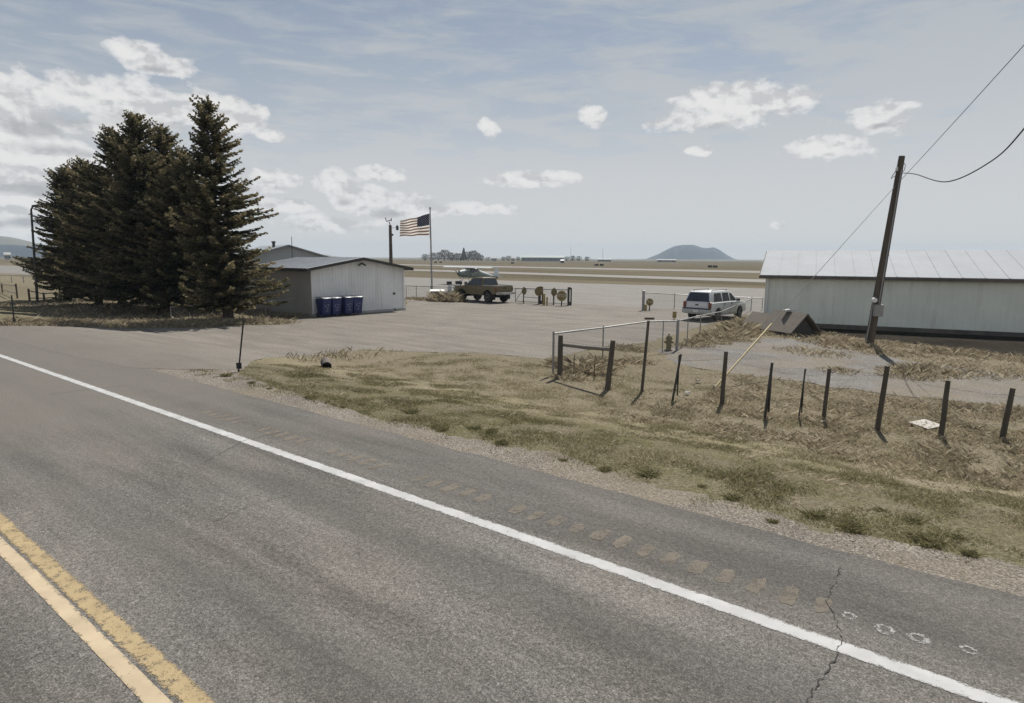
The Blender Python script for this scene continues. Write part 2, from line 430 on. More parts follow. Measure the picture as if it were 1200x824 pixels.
def sheet(name, poly, dz, mat, step=.3, rag=.06, grid=1.0, seed=1):
    """a paved area lying on the ground, in the road's own axes"""
    lp = densify([local(p) for p in poly], step, rag, seed)
    xs = [p.x for p in lp]; ys = [p.y for p in lp]
    gx, gy = np.meshgrid(np.arange(min(xs) + grid * .37, max(xs), grid), np.arange(min(ys) + grid * .41, max(ys), grid))
    ok = inside(lp, gx, gy); pts = [Vector((a, b)) for a, b in zip(gx[ok], gy[ok])]
    n = len(lp); vs, es, fs, *_ = delaunay_2d_cdt(lp + pts, [(i, (i + 1) % n) for i in range(n)], [tuple(range(n))], 1, 1e-5)
    mb = MB(); mb.v = [Vector((v.x, v.y, Hs(v.y) + dz)) for v in vs]; mb.f = [tuple(f) for f in fs]
    ob = mb.build(name, mat); ob.rotation_euler = (0, 0, RZ); tag(ob, kind='structure')
    return lp

def gp(*px): return [G(*q) for q in px]
SH = 6.9   # edge of the sealed shoulder
roadp = [US(-90, -11), US(60, -11), US(60, SH), US(-90, SH)]
sheets = []   # road-frame outlines of everything paved
sheets.append(sheet('road', roadp, .0, MT['road'], .15, .06, 2.0, 3))
# gravel shoulder strip, stops at the driveway
tipE = local(G(283, 437)).x
gravp = [US(60, SH - .12), US(60, 7.62)] + [US(e, 7.55 + .12 * math.sin(e * .9) + .08 * math.sin(e * 2.3 + 1)) for e in np.arange(50, tipE + 3, -.8)] + [US(tipE + 1, 8.0), US(tipE - .6, 8.35), US(tipE - 2.2, 8.1), US(tipE - 4.0, SH + .1), US(tipE - 5, SH - .12)]
sheets.append(sheet('gravel_shoulder', gravp, -.001, MT['shoulder'], .12, .13, .6, 5))
# parking lot and driveway
lotp = [US(tipE - 3.0, SH - .25), US(tipE - 1.6, SH + .55)] + gp((284, 434), (300, 421.5), (330, 418), (400, 413.5), (430, 410), (470, 411.5), (520, 413.5), (560, 413.5), (600, 417), (640, 421),
           (660, 417), (700, 408), (735, 404), (765, 400), (800, 389), (830, 380), (870, 371), (884, 366), (750, 360), (670, 355.5), (600, 353.5), (476, 350), (474, 362), (366, 370.5),
           (345, 373), (318, 373), (290, 380), (245, 384.5), (180, 385), (120, 384), (60, 381), (0, 377.5)) + [US(-80, 14.5), US(-80, SH - .8), US(tipE - 20, SH - .75), US(tipE - 8, SH - .6), US(tipE - 5, SH - .4)]
sheets.append(sheet('parking_lot', lotp, .003, MT['lot'], .2, .11, .8, 7))
lot_px = lotp
apronp = gp((470, 352), (600, 357), (750, 364), (884, 370), (900, 372)) + gp((1150, 352), (1400, 345), (893, 338), (699, 332.5), (478, 325), (200, 316), (0, 311), (-400, 302.5 + 4), (-300, 316), (0, 320), (280, 335))
sheets.append(sheet('airport_apron', apronp, -.002, MT['apron'], 1.0, .15, 5, 9))
def strip(name, a, b, th0, th1, mat, seed):
    p = gp((a[0], a[1] - th0), (b[0], b[1] - th1), (b[0], b[1] + th1), (a[0], a[1] + th0))
    d0 = (p[1] - p[0]).normalized(); d1 = (p[2] - p[3]).normalized()
    p = [p[0] - d0 * 300, p[1] + d0 * 500, p[2] + d1 * 500, p[3] - d1 * 300]
    p = [Vector((q.x, q.y, LOW)) for q in p]
    sheets.append(sheet(name, p, .02, mat, 8, .3, 40, seed)); 
strip('taxiway', (478, 316.3), (893, 329.3), .9, 1.7, MT['taxi'], 11)
strip('runway', (478, 310.4), (893, 319), .6, 1.1, MT['taxi'], 13)
yardp = gp((770, 411), (812, 404), (860, 398), (905, 396), (960, 400), (1005, 410), (1060, 422), (1120, 431), (1210, 441), (1300, 450), (1300, 492), (1200, 478), (1120, 470), (1050, 463), (980, 454), (900, 442), (830, 434), (790, 426))
sheets.append(sheet('gravel_yard', yardp, .006, MT['yard'], .25, .3, .8, 15))
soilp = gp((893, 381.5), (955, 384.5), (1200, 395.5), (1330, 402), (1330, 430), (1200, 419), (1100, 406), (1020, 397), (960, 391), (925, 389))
sheets.append(sheet('shaded_soil_strip', soilp, .01, MT['soil'], .25, .16, .8, 17))  # dark soil, its colour also taking in part of the hangar's shadow

def paved(lx, ly, skip=()):
    m = np.zeros(lx.shape, bool)
    for i, p in enumerate(sheets):
        if i in skip: continue
        q = np.array(p); b = (lx > q[:, 0].min()) & (lx < q[:, 0].max()) & (ly > q[:, 1].min()) & (ly < q[:, 1].max())
        if b.any():
            idx = np.where(b); m[idx] |= inside(p, lx[idx], ly[idx])
    return m
def Hv(s):
    t = np.clip((s - 7.7) / 6.3, 0, 1); return LOW * t * t * (3 - 2 * t)
# the ground: one sheet from under the camera to the horizon, rings growing with distance
ang = np.concatenate([np.arange(-58, 58, .4), np.arange(58, 302, 6.0)]) * PI / 180
rad = np.concatenate([[.5], 1.2 * 1.022 ** np.arange(0, 366)])
AA, RR = np.meshgrid(ang, rad); gx = RR * np.sin(AA); gy = RR * np.cos(AA)
lx = gx * E.x + gy * E.y; ly = gx * N.x + gy * N.y
gz = Hv(ly); pv = paved(lx.ravel(), ly.ravel()).reshape(lx.shape)
bum = np.array([mnoise.fractal(Vector((a * .9, b * .9, 0)), 1, 2, 4) for a, b in zip(lx.ravel(), ly.ravel())]).reshape(lx.shape)
fade = np.clip((ly - 7.2) / 1.5, 0, 1) * np.clip((60 - RR) / 30, 0, 1)
core = pv.copy()
for da, db in ((.35, 0), (-.35, 0), (0, .35), (0, -.35), (.25, .25), (-.25, -.25)):
    core &= paved((lx + da).ravel(), (ly + db).ravel()).reshape(lx.shape)
gz = gz + np.where(core, -.03, np.where(pv, -.004, bum * .035 * fade + .003))
gz[ly < SH - .3] = -.1
na, nr = len(ang), len(rad)
i, j = np.meshgrid(np.arange(nr - 1), np.arange(na), indexing='ij'); j2 = (j + 1) % na
q = np.stack([i * na + j, (i + 1) * na + j, (i + 1) * na + j2, i * na + j2], -1).reshape(-1, 4)
q = q[:, ::-1]
g = fast_mesh('ground', np.stack([lx, ly, gz], -1).reshape(-1, 3), q, MT['earth'])
g.data.polygons.foreach_set('use_smooth', [True] * len(q)); g.rotation_euler = (0, 0, RZ); tag(g, kind='structure')

# ------------------------------------------------------------------ road markings
def ribbon(name, parts, mat, dz):
    """parts: list of (e, s) quads in the road frame"""
    mb = MB()
    for p in parts: mb.add([(e, s, dz) for e, s in p], [tuple(range(len(p)))])
    ob = mb.build(name, mat); ob.rotation_euler = (0, 0, RZ); return tag(ob, kind='structure')
def stripe(s0, s1, e0=-90, e1=60, gaps=()):
    out = []; e = e0
    while e < e1:
        b = min(e1, e + .6)
        w0 = .008 * mnoise.noise(Vector((e * .8, s0, 1))); w1 = .008 * mnoise.noise(Vector((b * .8, s0, 1)))
        if not any(a - .0 < (e + b) / 2 < c for a, c in gaps): out.append([(e, s0 + w0), (b, s0 + w1), (b, s1 + w1), (e, s1 + w0)])
        e = b
    return out
def ss(px, py): return local(G(px, py))
ribbon('white_edge_line', stripe(4.992, 5.168), MT['white_paint'], .004)
ya, yb = ss(170, 824).y, ss(202, 824).y; yc, yd = ss(210, 824).y, ss(256, 824).y
ribbon('yellow_centre_line', stripe(YC[0] - .063, YC[0] + .063), MT['yellow_paint'], .004)
ribbon('worn_yellow_line', stripe(YC[1] - .087, YC[1] + .087), MT['yellow_worn'], .004)
# rumble grooves cut in the shoulder, in groups of five with gaps, one continuous run nearer by
gr = []
e = ss(225, 478).x
k = 0
first = ss(240, 484).x; last = ss(985, 716).x
e = first
while e < last:
    if not (k % 7 in (5, 6) and e < ss(600, 590).x):
        w = .062 + .02 * random.random(); s0, s1 = 5.46 + .05 * random.random(), 5.76 + .06 * random.random()
        ps = []
        for q in range(20):
            t = 2 * PI * q / 20; cx_, cy_ = math.cos(t), math.sin(t); m_ = max(abs(cx_), abs(cy_)) ** .75; j_ = random.uniform(.78, 1.12)
            ps.append((e + w * cx_ / m_ * j_, (s0 + s1) / 2 + (s1 - s0) / 2 * cy_ / m_ * j_))
        gr.append(ps)
    e += .28; k += 1
ribbon('rumble_grooves', gr, MT['groove'], .004)
# cracks
def crackline(pts, w, seed, mb):
    rs = random.Random(seed); P = []
    for a, b in zip(pts[:-1], pts[1:]):
        a, b = Vector(a), Vector(b); k = max(2, int((b - a).length / .028))
        for t in range(k):
            P.append(a.lerp(b, t / k) + Vector((rs.uniform(-1, 1), rs.uniform(-1, 1))) * .007 + Vector((mnoise.noise(Vector((t * .3, a.x * 9, seed))), mnoise.noise(Vector((t * .3, a.y * 9, seed + 4))))) * .035)
    P.append(Vector(pts[-1]))
    for n_, (a, b) in enumerate(zip(P[:-1], P[1:])):
        d = (b - a).normalized(); o = Vector((-d.y, d.x)); w0 = w * rs.uniform(.15, 1.15)
        mb.add([(*(a - o * w0), 0), (*(b - o * w0), 0), (*(b + o * w0), 0), (*(a + o * w0), 0)], [(0, 1, 2, 3)])
mb = MB()
crackline([ss(940, 830), ss(962, 795), ss(983, 766)], .006, 1, mb)
crackline([ss(983, 766), ss(985, 740), ss(968, 705), ss(985, 665)], .0045, 2, mb)
crackline([ss(60, 462), ss(108, 456), ss(150, 452)], .007, 3, mb)
crackline([ss(235, 545), ss(285, 517), ss(330, 507)], .004, 4, mb)
crackline([ss(250, 612), ss(300, 590), ss(345, 580)], .003, 5, mb)
for v in mb.v: v.z = .008
c_ = mb.build('road_cracks', MT['crack']); c_.rotation_euler = (0, 0, RZ); tag(c_, kind='structure')
mb = MB()
for (px, py, r_) in ((1037, 738, .062), (1076, 748, .066), (995, 722, .05), (1135, 762, .05)):
    c = ss(px, py); n = 22; rs = random.Random(px)
    ri = [r_ * rs.uniform(.52, .7) for _ in range(n)]; ro = [r_ * rs.uniform(.95, 1.35) for _ in range(n)]
    o = len(mb.v)
    for k in range(n):
        t = 2 * PI * k / n
        mb.v += [Vector((c.x + ri[k] * math.cos(t), c.y + ri[k] * math.sin(t), .004)), Vector((c.x + ro[k] * math.cos(t), c.y + ro[k] * math.sin(t), .004))]
    mb.f += [(o + 2 * k, o + 2 * k + 1, o + 2 * ((k + 1) % n) + 1, o + 2 * ((k + 1) % n)) for k in range(n)]
c_ = mb.build('chipped_core_rings', MT['ring']); c_.rotation_euler = (0, 0, RZ); tag(c_, kind='structure')

# ------------------------------------------------------------------ grass
def blade_mesh(name, x, y, z, h, w, tint, mat, lean=.5, seed=0):
    """one bent triangle pair per blade (road frame)"""
    g_ = np.random.default_rng(seed); n = len(x)
    a = g_.uniform(0, 2 * PI, n); l = h * g_.uniform(.1, lean, n)
    dx, dy = np.cos(a), np.sin(a); b = g_.uniform(0, 2 * PI, n); wx, wy = np.cos(b) * w, np.sin(b) * w
    p0 = np.stack([x - wx, y - wy, z], 1); p1 = np.stack([x + wx, y + wy, z], 1)
    m0 = np.stack([x + dx * l * .4 + wx * .7, y + dy * l * .4 + wy * .7, z + h * .6], 1)
    t0 = np.stack([x + dx * l * 1.3, y + dy * l * 1.3, z + h], 1)
    co = np.stack([p0, p1, m0, t0], 1).reshape(-1, 3)
    f = (np.arange(n) * 4)[:, None] + np.array([0, 1, 2, 3])[None]
    return fast_mesh(name, co, f, mat, tint)
def scatter(n, e0, e1, s0, s1, seed):
    g_ = np.random.default_rng(seed); return g_.uniform(e0, e1, n), g_.uniform(s0, s1, n), g_
def fields(x, y, sc, seed):
    return np.array([mnoise.fractal(Vector((a * sc, b * sc, seed)), 1, 2, 4) for a, b in zip(x, y)])
def grow(name, n, box, hrange, w, mat, seed, thin=0, greenish=None, clump=True, keep=None, lean=1.0, skip=()):
    x, y, g_ = scatter(n, *box, seed); ok = ~paved(x, y, skip)
    if keep is not None: ok &= keep(x, y)
    x, y = x[ok], y[ok]
    wx = x * E.x + y * N.x; wy = x * E.y + y * N.y      # world
    dist = np.hypot(wx, wy)
    az = np.degrees(np.arctan2(wx, wy)); ok = (np.abs(az) < 56)
    ok &= g_.random(len(x)) < np.clip(thin / dist, .0, 1) if thin else True
    x, y, dist = x[ok], y[ok], dist[ok]
    f = fields(x, y, 1.1, seed); f2 = fields(x, y, .35, seed + 3)
    ok = g_.random(len(x)) < np.clip(.72 + f * 1.0, .35, 1)
    x, y, f, f2, dist = x[ok], y[ok], f[ok], f2[ok], dist[ok]
    h = g_.uniform(*hrange, len(x)) * np.clip(1 + f * .9, .4, 2)
    tint = np.clip(g_.normal(.47, .25, len(x)) + f2 * -.32 + (greenish(x, y) if greenish else 0), 0, 1)
    z = Hv(y) - .02
    o = blade_mesh(name, x, y, z, h, w * np.clip(dist / 11, .7, 3), tint, mat, lean, seed)
    o.rotation_euler = (0, 0, RZ); return tag(o, kind='stuff')
def verge_green(x, y):
    return -.17 * np.clip(1 - np.abs(y - 9.4) / 2.6, 0, 1) + .12 * (y > 12.4) - .1 * (y < 8)
grow('verge_grass', 850000, (-17, 7, 7.3, 17.5), (.018, .055), .0026, MT['blade'], 21, 11, verge_green)
grow('verge_dry_grass', 90000, (-17, 9, 8.2, 22), (.02, .06), .0018, MT['dry'], 22, 13, lambda x, y: .1 + 0 * x, lean=1.8)
grow('field_dry_grass', 220000, (-6, 26, 12.0, 33), (.035, .11), .003, MT['dry'], 23, 18, lean=1.6)
grow('tree_yard_grass', 70000, (-60, -18, 12, 45), (.08, .24), .005, MT['dry'], 24, 26)
grow('shoulder_grass', 90000, (-17, 7, 7.0, 8.1), (.015, .05), .0025, MT['blade'], 25, 10, verge_green, keep=lambda x, y: np.random.default_rng(3).random(len(x)) < np.clip((y - 7.02 + fields(x, y, 1.6, 4) * .5) / .75, 0, 1) ** 2.2, skip=(1,))
def clumps(name, spots, mat, seed, tint=(.55, .2), lean=1.4):
    X, Y, Hh, W, T = [], [], [], [], []; g_ = np.random.default_rng(seed)
    for (px, py, n, r, h) in spots:
        c = ss(px, py); a = g_.uniform(0, 2 * PI, n); d = r * np.sqrt(g_.random(n))
        X.append(c.x + d * np.cos(a) * 1.3); Y.append(c.y + d * np.sin(a)); Hh.append(g_.uniform(.3, 1, n) * h * (1.15 - d / r * .75)); W.append(np.full(n, .003 * max(1, c.length / 14)))
        T.append(np.clip(g_.normal(*tint, n), 0, 1))
    X, Y, Hh, W, T = map(np.concatenate, (X, Y, Hh, W, T))
    o = blade_mesh(name, X, Y, Hv(Y) - .03, Hh, W, T, mat, lean, seed); o.rotation_euler = (0, 0, RZ); return tag(o, kind='stuff')
sp = [(672, 430, 900, .7, .5), (690, 436, 900, .7, .5), (705, 428, 700, .7, .45), (735, 410, 600, .7, .35), (745, 425, 400, .6, .3), (668, 444, 350, .5, .3),
      (806, 407, 400, .7, 0.20), (816, 405, 560, .8, 0.25), (830, 401, 720, .9, 0.35), (845, 397, 880, 1.0, 0.47), (857, 393, 680, 1.0, 0.58), (868, 388, 720, 1.0, 0.66), (876, 380, 720, .8, 0.55), (880, 391, 720, 1.0, 0.35), (862, 399, 560, 1.0, 0.27),
      (940, 411, 260, 1.0, .3), (962, 416, 240, 1.0, .28), (978, 402, 600, 1.3, .4), (1002, 408, 600, 1.2, .4), (940, 396, 400, 1.2, .3), (1030, 415, 300, 1, .3),
      (1075, 437, 700, 1.0, .35), (1065, 442, 500, .8, .3), (1120, 440, 400, 1, .25), (1160, 440, 500, 1, .25), (1090, 432, 400, .9, .3), (985, 436, 300, .7, .25),
      (960, 497, 250, .3, .22), (975, 495, 250, .3, .2), (880, 486, 250, .5, .2), (1140, 480, 400, .7, .25), (1190, 482, 400, .7, .25), (1060, 475, 300, .6, .22), (1010, 480, 250, .6, .2),
      (515, 353, 700, .9, .8), (524, 353, 900, 1.0, 1.1), (531, 353.5, 700, .9, .8), (490, 351, 700, 1.2, .35), (482, 350.5, 500, 1, .3), (500, 352, 400, .9, .35)]
rs = random.Random(12)
for k_ in range(46):
    x_ = 935 + k_ * 6.4; sp.append((x_, 390 + (x_ - 935) * .117 + rs.uniform(-3, 5), rs.randint(80, 200), rs.uniform(.4, .8), rs.uniform(.12, .3)))
def us_px(e_, s_):
    p = US(e_, s_); v_ = cam.matrix_world.inverted() @ p; return (600 + F * v_.x / -v_.z, 412 - F * v_.y / -v_.z)
for (bx, by) in ((656, 444), (712, 457), (752, 461), (788, 469), (846, 474), (896, 491), (936, 491), (965, 493), (1028, 505), (1102, 514), (1174, 517)):
    sp.append((bx, by, 90, .28, .2))
for _ in range(330):
    e_, s_ = rs.uniform(-7, 20), rs.choice((rs.uniform(12.2, 14.5), rs.uniform(14, 30)))
    q_ = us_px(e_, s_); lo = local(G(*q_))
    if paved(np.array([lo.x]), np.array([lo.y]))[0]: continue
    sp.append((*q_, rs.randint(50, 170), rs.uniform(.2, .6), rs.uniform(.08, .2)))
clumps('dry_grass_clumps', sp, MT['dry'], 31, (.5, .32))
edge = [(x, 384 - abs(x - 150) * .02 - 2, 260, 1.0, .42) for x in range(5, 330, 9)] + [(x, 379, 200, 1.2, .35) for x in range(0, 300, 14)] + [(336, 371, 300, 1, .4), (350, 371, 200, .8, .3)]
clumps('tree_yard_weeds', edge, MT['dry'], 32, (.55, .22))
# dark green tufts along the gravel
proto = None
tufts = [(264, 441), (295, 449), (316, 456), (366, 467), (383, 472), (401, 478), (425, 475), (482, 484), (509, 501), (517, 505), (556, 503), (577, 507), (587, 520), (575, 506), (660, 540), (708, 551),
         (760, 558), (1034, 600), (1068, 612), (1073, 629), (997, 621), (1090, 638), (1123, 632), (1136, 650), (905, 612), (955, 606), (822, 571), (860, 585)]
for k, (px, py) in enumerate(tufts):
    c = G(px, py)
    if proto is None:
        g_ = np.random.default_rng(5); n = 150; a = g_.uniform(0, 2 * PI, n); d = .085 * np.sqrt(g_.random(n))
        proto = blade_mesh('grass_tuft', d * np.cos(a), d * np.sin(a), np.full(n, -.02), g_.uniform(.4, 1, n) * .11, np.full(n, .0042), np.clip(g_.normal(.5, .22, n), 0, 1), MT['weed'], 1.5, 6)
        o = proto
    else:
        o = proto.copy(); COL.objects.link(o)
    o.location = c; s_ = random.uniform(.4, 1.0); o.scale = (s_ * 1.2, s_ * 1.2, s_); o.rotation_euler = (0, 0, random.uniform(0, 6))
    tag(o, 'small dark green grass tuft at the edge of the gravel road shoulder', 'grass tuft', 'grass tufts along the gravel shoulder')

# ------------------------------------------------------------------ spruces
def spruce(base, top, R0, label, seed, skirt=.9, power=.85, gap=0., nb=10, bulge=0.):
    g_ = np.random.default_rng(seed); hgt = top.z - base.z; ax = (top - base)
    root = thing('spruce_tree', base, label, 'tree', 'spruces beside the shed')
    # trunk
    tb = MB(); tr = .021 * hgt + .03
    def axis(t): return Vector((ax.x * t + .12 * math.sin(t * 5 + seed), ax.y * t + .1 * math.sin(t * 4 + seed * 2), ax.z * t))
    ts = [0, .03, .1, .25, .5, .75, .97]
    tb.tube([axis(t) + Vector((0, 0, -.15 if t == 0 else 0)) for t in ts], [tr * 1.35, tr * 1.05, tr * .95, tr * .78, tr * .5, tr * .26, .02], 10)
    P, Dv, Ln, Wd, Up, Tn = [], [], [], [], [], []
    z = skirt; lobe = [(g_.uniform(0, 2 * PI), g_.uniform(.1, .22)) for _ in range(4)]
    def prof(t):
        r = (1 - t) ** power
        return r * (1 + bulge * math.sin(min(1, t / .75) * PI)) * min(1, .5 + t * 3.2)
    while z < hgt * .985:
        t = z / hgt; L0 = R0 * prof(t); c = axis(t)
        k = nb if L0 > .8 else 7
        k += int(g_.integers(-2, 3)); ph = g_.uniform(0, 2 * PI)
        for b in range(max(4, k)):
            if g_.random() < gap: continue
            a = ph + 2 * PI * b / max(4, k) + g_.normal(0, .2)
            lob = 1 + sum(q * math.cos(a - p + z * .25) for p, q in lobe) * .6
            L_ = max(.22, L0 * lob * g_.uniform(.62, 1.2) * (1 + .22 * math.sin(z * 1.7 + seed * 3 + a))); up = .1 + .75 * t ** 2 + g_.normal(0, .09); droop = .30 * (1 - t)
            zz = z + g_.uniform(-.15, .15)
            st = max(4, int(L_ / .13)); o = axis(zz / hgt); dirx, diry = math.cos(a), math.sin(a)
            pts = []
            for s_ in range(st + 1):
                q = s_ / st
                p = o + Vector((dirx * L_ * q, diry * L_ * q, L_ * (up * q - droop * (1.7 * q - .95 * q * q * q))))
                pts.append(p)
            if L_ > .8: tb.tube([pts[0], pts[st // 2], pts[-1]], [.03 + .008 * L_, .02, .006], 4, False)
            br = g_.normal(0, .14)
            for s_ in range(1, st + 1):
                q = s_ / st
                if q < .12: continue
                p = pts[s_]; d = (pts[s_] - pts[s_ - 1]).normalized(); side = Vector((-diry, dirx, 0))
                tw = (.16 + .30 * min(1, L_ / 2)) * (1.12 - .72 * q)
                for sg in (-1, 1):
                    for _ in range(3):
                        v = (d * g_.uniform(.35, .95) + side * sg * g_.uniform(.45, 1.0) + Vector((0, 0, g_.uniform(-.6, .12)))).normalized()
                        P.append(p + Vector(g_.normal(0, .03, 3))); Dv.append(v); Ln.append(tw * g_.uniform(.6, 1.25)); Wd.append(g_.uniform(.035, .07))
                        Tn.append(.42 + br + .3 * q * q + g_.normal(0, .13))  # tint rises towards the tip, sunlight put into the needle colour
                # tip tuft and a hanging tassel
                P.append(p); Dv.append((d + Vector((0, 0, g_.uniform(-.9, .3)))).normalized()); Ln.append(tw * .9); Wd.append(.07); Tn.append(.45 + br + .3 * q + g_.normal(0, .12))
        z += g_.uniform(.2, .32) * (1 if t < .85 else .7)
    # leader
    for k in range(16):
        q = .955 + .055 * k / 16; p = axis(min(1.0, q)); a = g_.uniform(0, 2 * PI)
        P.append(p); Dv.append(Vector((math.cos(a) * .45, math.sin(a) * .45, 1)).normalized()); Ln.append(.35); Wd.append(.05); Tn.append(.6)
    P = np.array([tuple(p) for p in P]); Dv = np.array([tuple(p) for p in Dv]); Ln = np.array(Ln)[:, None]; Wd = np.array(Wd)[:, None]
    n = len(P); rnd = g_.normal(0, 1, (n, 3)); sd = np.cross(Dv, rnd); sd /= np.linalg.norm(sd, axis=1)[:, None] + 1e-6
    co = np.stack([P, P + Dv * Ln * .45 + sd * Wd, P + Dv * Ln, P + Dv * Ln * .4 - sd * Wd], 1).reshape(-1, 3)
    f = (np.arange(n) * 4)[:, None] + np.arange(4)[None]
    tb.build('trunk', MT['bark'], root, smooth=True)
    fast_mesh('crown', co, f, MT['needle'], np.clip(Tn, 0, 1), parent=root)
    return root
def sp_at(bx, by, tx, ty, R0, label, seed, **k):
    b = G(bx, by); return spruce(b, VT(b, tx, ty), R0, label, seed, **k)
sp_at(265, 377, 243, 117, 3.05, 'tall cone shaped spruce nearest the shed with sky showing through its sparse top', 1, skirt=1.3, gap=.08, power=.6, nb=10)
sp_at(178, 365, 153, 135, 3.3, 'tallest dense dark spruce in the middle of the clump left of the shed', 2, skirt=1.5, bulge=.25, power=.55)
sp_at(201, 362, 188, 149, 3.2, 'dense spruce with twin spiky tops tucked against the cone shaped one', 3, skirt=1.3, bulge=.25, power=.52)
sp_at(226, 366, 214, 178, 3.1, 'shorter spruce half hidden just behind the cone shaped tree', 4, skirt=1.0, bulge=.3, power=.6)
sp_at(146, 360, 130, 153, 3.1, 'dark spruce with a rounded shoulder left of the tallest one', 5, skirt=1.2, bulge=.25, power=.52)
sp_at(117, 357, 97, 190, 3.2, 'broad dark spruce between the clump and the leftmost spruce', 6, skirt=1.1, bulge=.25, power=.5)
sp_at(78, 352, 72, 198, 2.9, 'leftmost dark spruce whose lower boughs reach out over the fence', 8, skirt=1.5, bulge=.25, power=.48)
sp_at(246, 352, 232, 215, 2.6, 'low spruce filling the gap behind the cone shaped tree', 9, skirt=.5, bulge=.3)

# ------------------------------------------------------------------ sheds and houses
def frame_of(a, b):
    d = Vector((b.x - a.x, b.y - a.y)).normalized(); n = Vector((-d.y, d.x))     # n points away from the camera
    if n.dot(Vector((a.x, a.y))) < 0: n = -n
    return d, n
def ribbed(mb, a, d, L, z0, ztop, out, pitch=.23, rib=.015):
    """vertical ribbed wall along d from a; ztop(u) gives the top; out = outward normal"""
    u = 0.0; pts = []
    while u < L - 1e-6:
        for du, r in ((0, 0), (pitch * .62, 0), (pitch * .72, rib), (pitch * .9, rib)):
            if u + du <= L: pts.append((u + du, r))
        u += pitch
    pts.append((L, 0)); o = len(mb.v)
    for (u, r) in pts:
        p = Vector((a.x, a.y)) + d * u + out * r
        mb.v += [Vector((p.x, p.y, z0)), Vector((p.x, p.y, ztop(u)))]
    for k in range(len(pts) - 1): mb.f.append((o + 2 * k, o + 2 * k + 2, o + 2 * k + 3, o + 2 * k + 1))
# small shed with wheeled bins
A, B = G(366, 371), G(474, 363.5)
d, n = frame_of(A, B); W_ = (B - A).to_2d().length
zl = VT(A, 364, 317).z; zr = VT(B, 474, 313).z; ze = (zl + zr) / 2; zap = ze + .62; DEP = 8.0
shed = thing('metal_shed', A, 'low white metal shed with ribbed gable wall beside the spruces', 'shed')
top = lambda u: ze + (zap - ze) * (1 - abs(u / W_ - .5) * 2)
mb = MB(); ribbed(mb, A, d, W_, LOW - .1, top, -n); mb.build('gable_wall', MT['siding'], shed, A)
mb = MB(); ribbed(mb, A, n, DEP, LOW - .1, lambda u: ze, -d); tag(mb.build('side_wall', MT['siding_shaded'], shed, A), 'dark shaded ribbed side wall')
mb = MB(); bb = B.to_2d()
ribbed(mb, B, n, DEP, LOW - .1, lambda u: ze, d); ribbed(mb, (A.to_2d() + n * DEP).to_3d(), d, W_, LOW - .1, top, n); mb.build('rear_walls', MT['siding'], shed, A)
def P3(a, d, n, u, w, z): q = a.to_2d() + d * u + n * w; return Vector((q.x, q.y, z))
mb = MB(); OV = .45; sl = (zap - ze) / (W_ / 2)
for sgn in (0, 1):
    u0, u1 = (-OV, W_ / 2) if sgn == 0 else (W_ + OV, W_ / 2); z0_ = ze - sl * OV + .05
    mb.prism([(u0, z0_), (u1, zap + .05), (u1, zap + .11), (u0, z0_ + .06)], -OV, DEP + OV, lambda u, v, w: P3(A, d, n, u, w, v))
    for k in range(1, 18):   # standing seams
        w = -OV + (DEP + 2 * OV) * k / 18
        mb.prism([(u0, z0_ + .062), (u1, zap + .112), (u1, zap + .14), (u0, z0_ + .09)], w - .015, w + .015, lambda u, v, w_: P3(A, d, n, u, w_, v))
mb.build('roof', MT['roof'], shed, A)
mb = MB()
for sgn in (0, 1):
    u0, u1 = (-OV - .03, W_ / 2) if sgn == 0 else (W_ + OV + .03, W_ / 2); z0_ = ze - sl * OV
    mb.prism([(u0, z0_ - .06), (u1, zap - .06), (u1, zap + .125), (u0, z0_ + .125)], -OV - .06, -OV - .003, lambda u, v, w: P3(A, d, n, u, w, v))
for u0 in (-OV - .09, W_ + OV + .035):
    mb.box(P3(A, d, n, u0 + .027, DEP / 2, ze - sl * OV + .03), (.055, DEP + 2 * OV, .2), math.atan2(d.y, d.x))
mb.build('fascia', MT['fascia'], shed, A)
mb = MB(); c = P3(A, d, n, W_ * .515, -.12, top(W_ * .515) - .28); mb.box(c, (.12, .2, .1), math.atan2(d.y, d.x)); mb.tube([c + Vector((.05, -.1, 0)), c + Vector((.3, -.3, -.1))], .05, 8); mb.tube([c + Vector((-.05, -.1, 0)), c + Vector((-.15, -.35, -.1))], .05, 8)
mb.build('flood_light', MT['dsteel'], shed, A)
mb = MB(); mb.box(P3(A, d, n, W_ * .875, -.05, LOW + 1.22), (.14, .1, .14), math.atan2(d.y, d.x)); mb.build('electric_box', MT['dsteel'], shed, A)
mb = MB(); mb.box(P3(A, d, n, W_ * .875, -.06, LOW + .1), (.12, .1, .14), math.atan2(d.y, d.x)); mb.build('tap', MT['dsteel'], shed, A)
for u in (.06, W_ - .06):
    mb = MB(); mb.box(P3(A, d, n, u, -.035, (LOW + ze) / 2), (.12, .05, ze - LOW - .05), math.atan2(d.y, d.x)); mb.build('corner_trim', MT['siding'], shed, A)
mb = MB(); mb.box(P3(A, d, n, W_ / 2, -.06, LOW + .05), (W_ + .1, .09, .2), math.atan2(d.y, d.x)); mb.build('footing', MT['concrete'], shed, A)

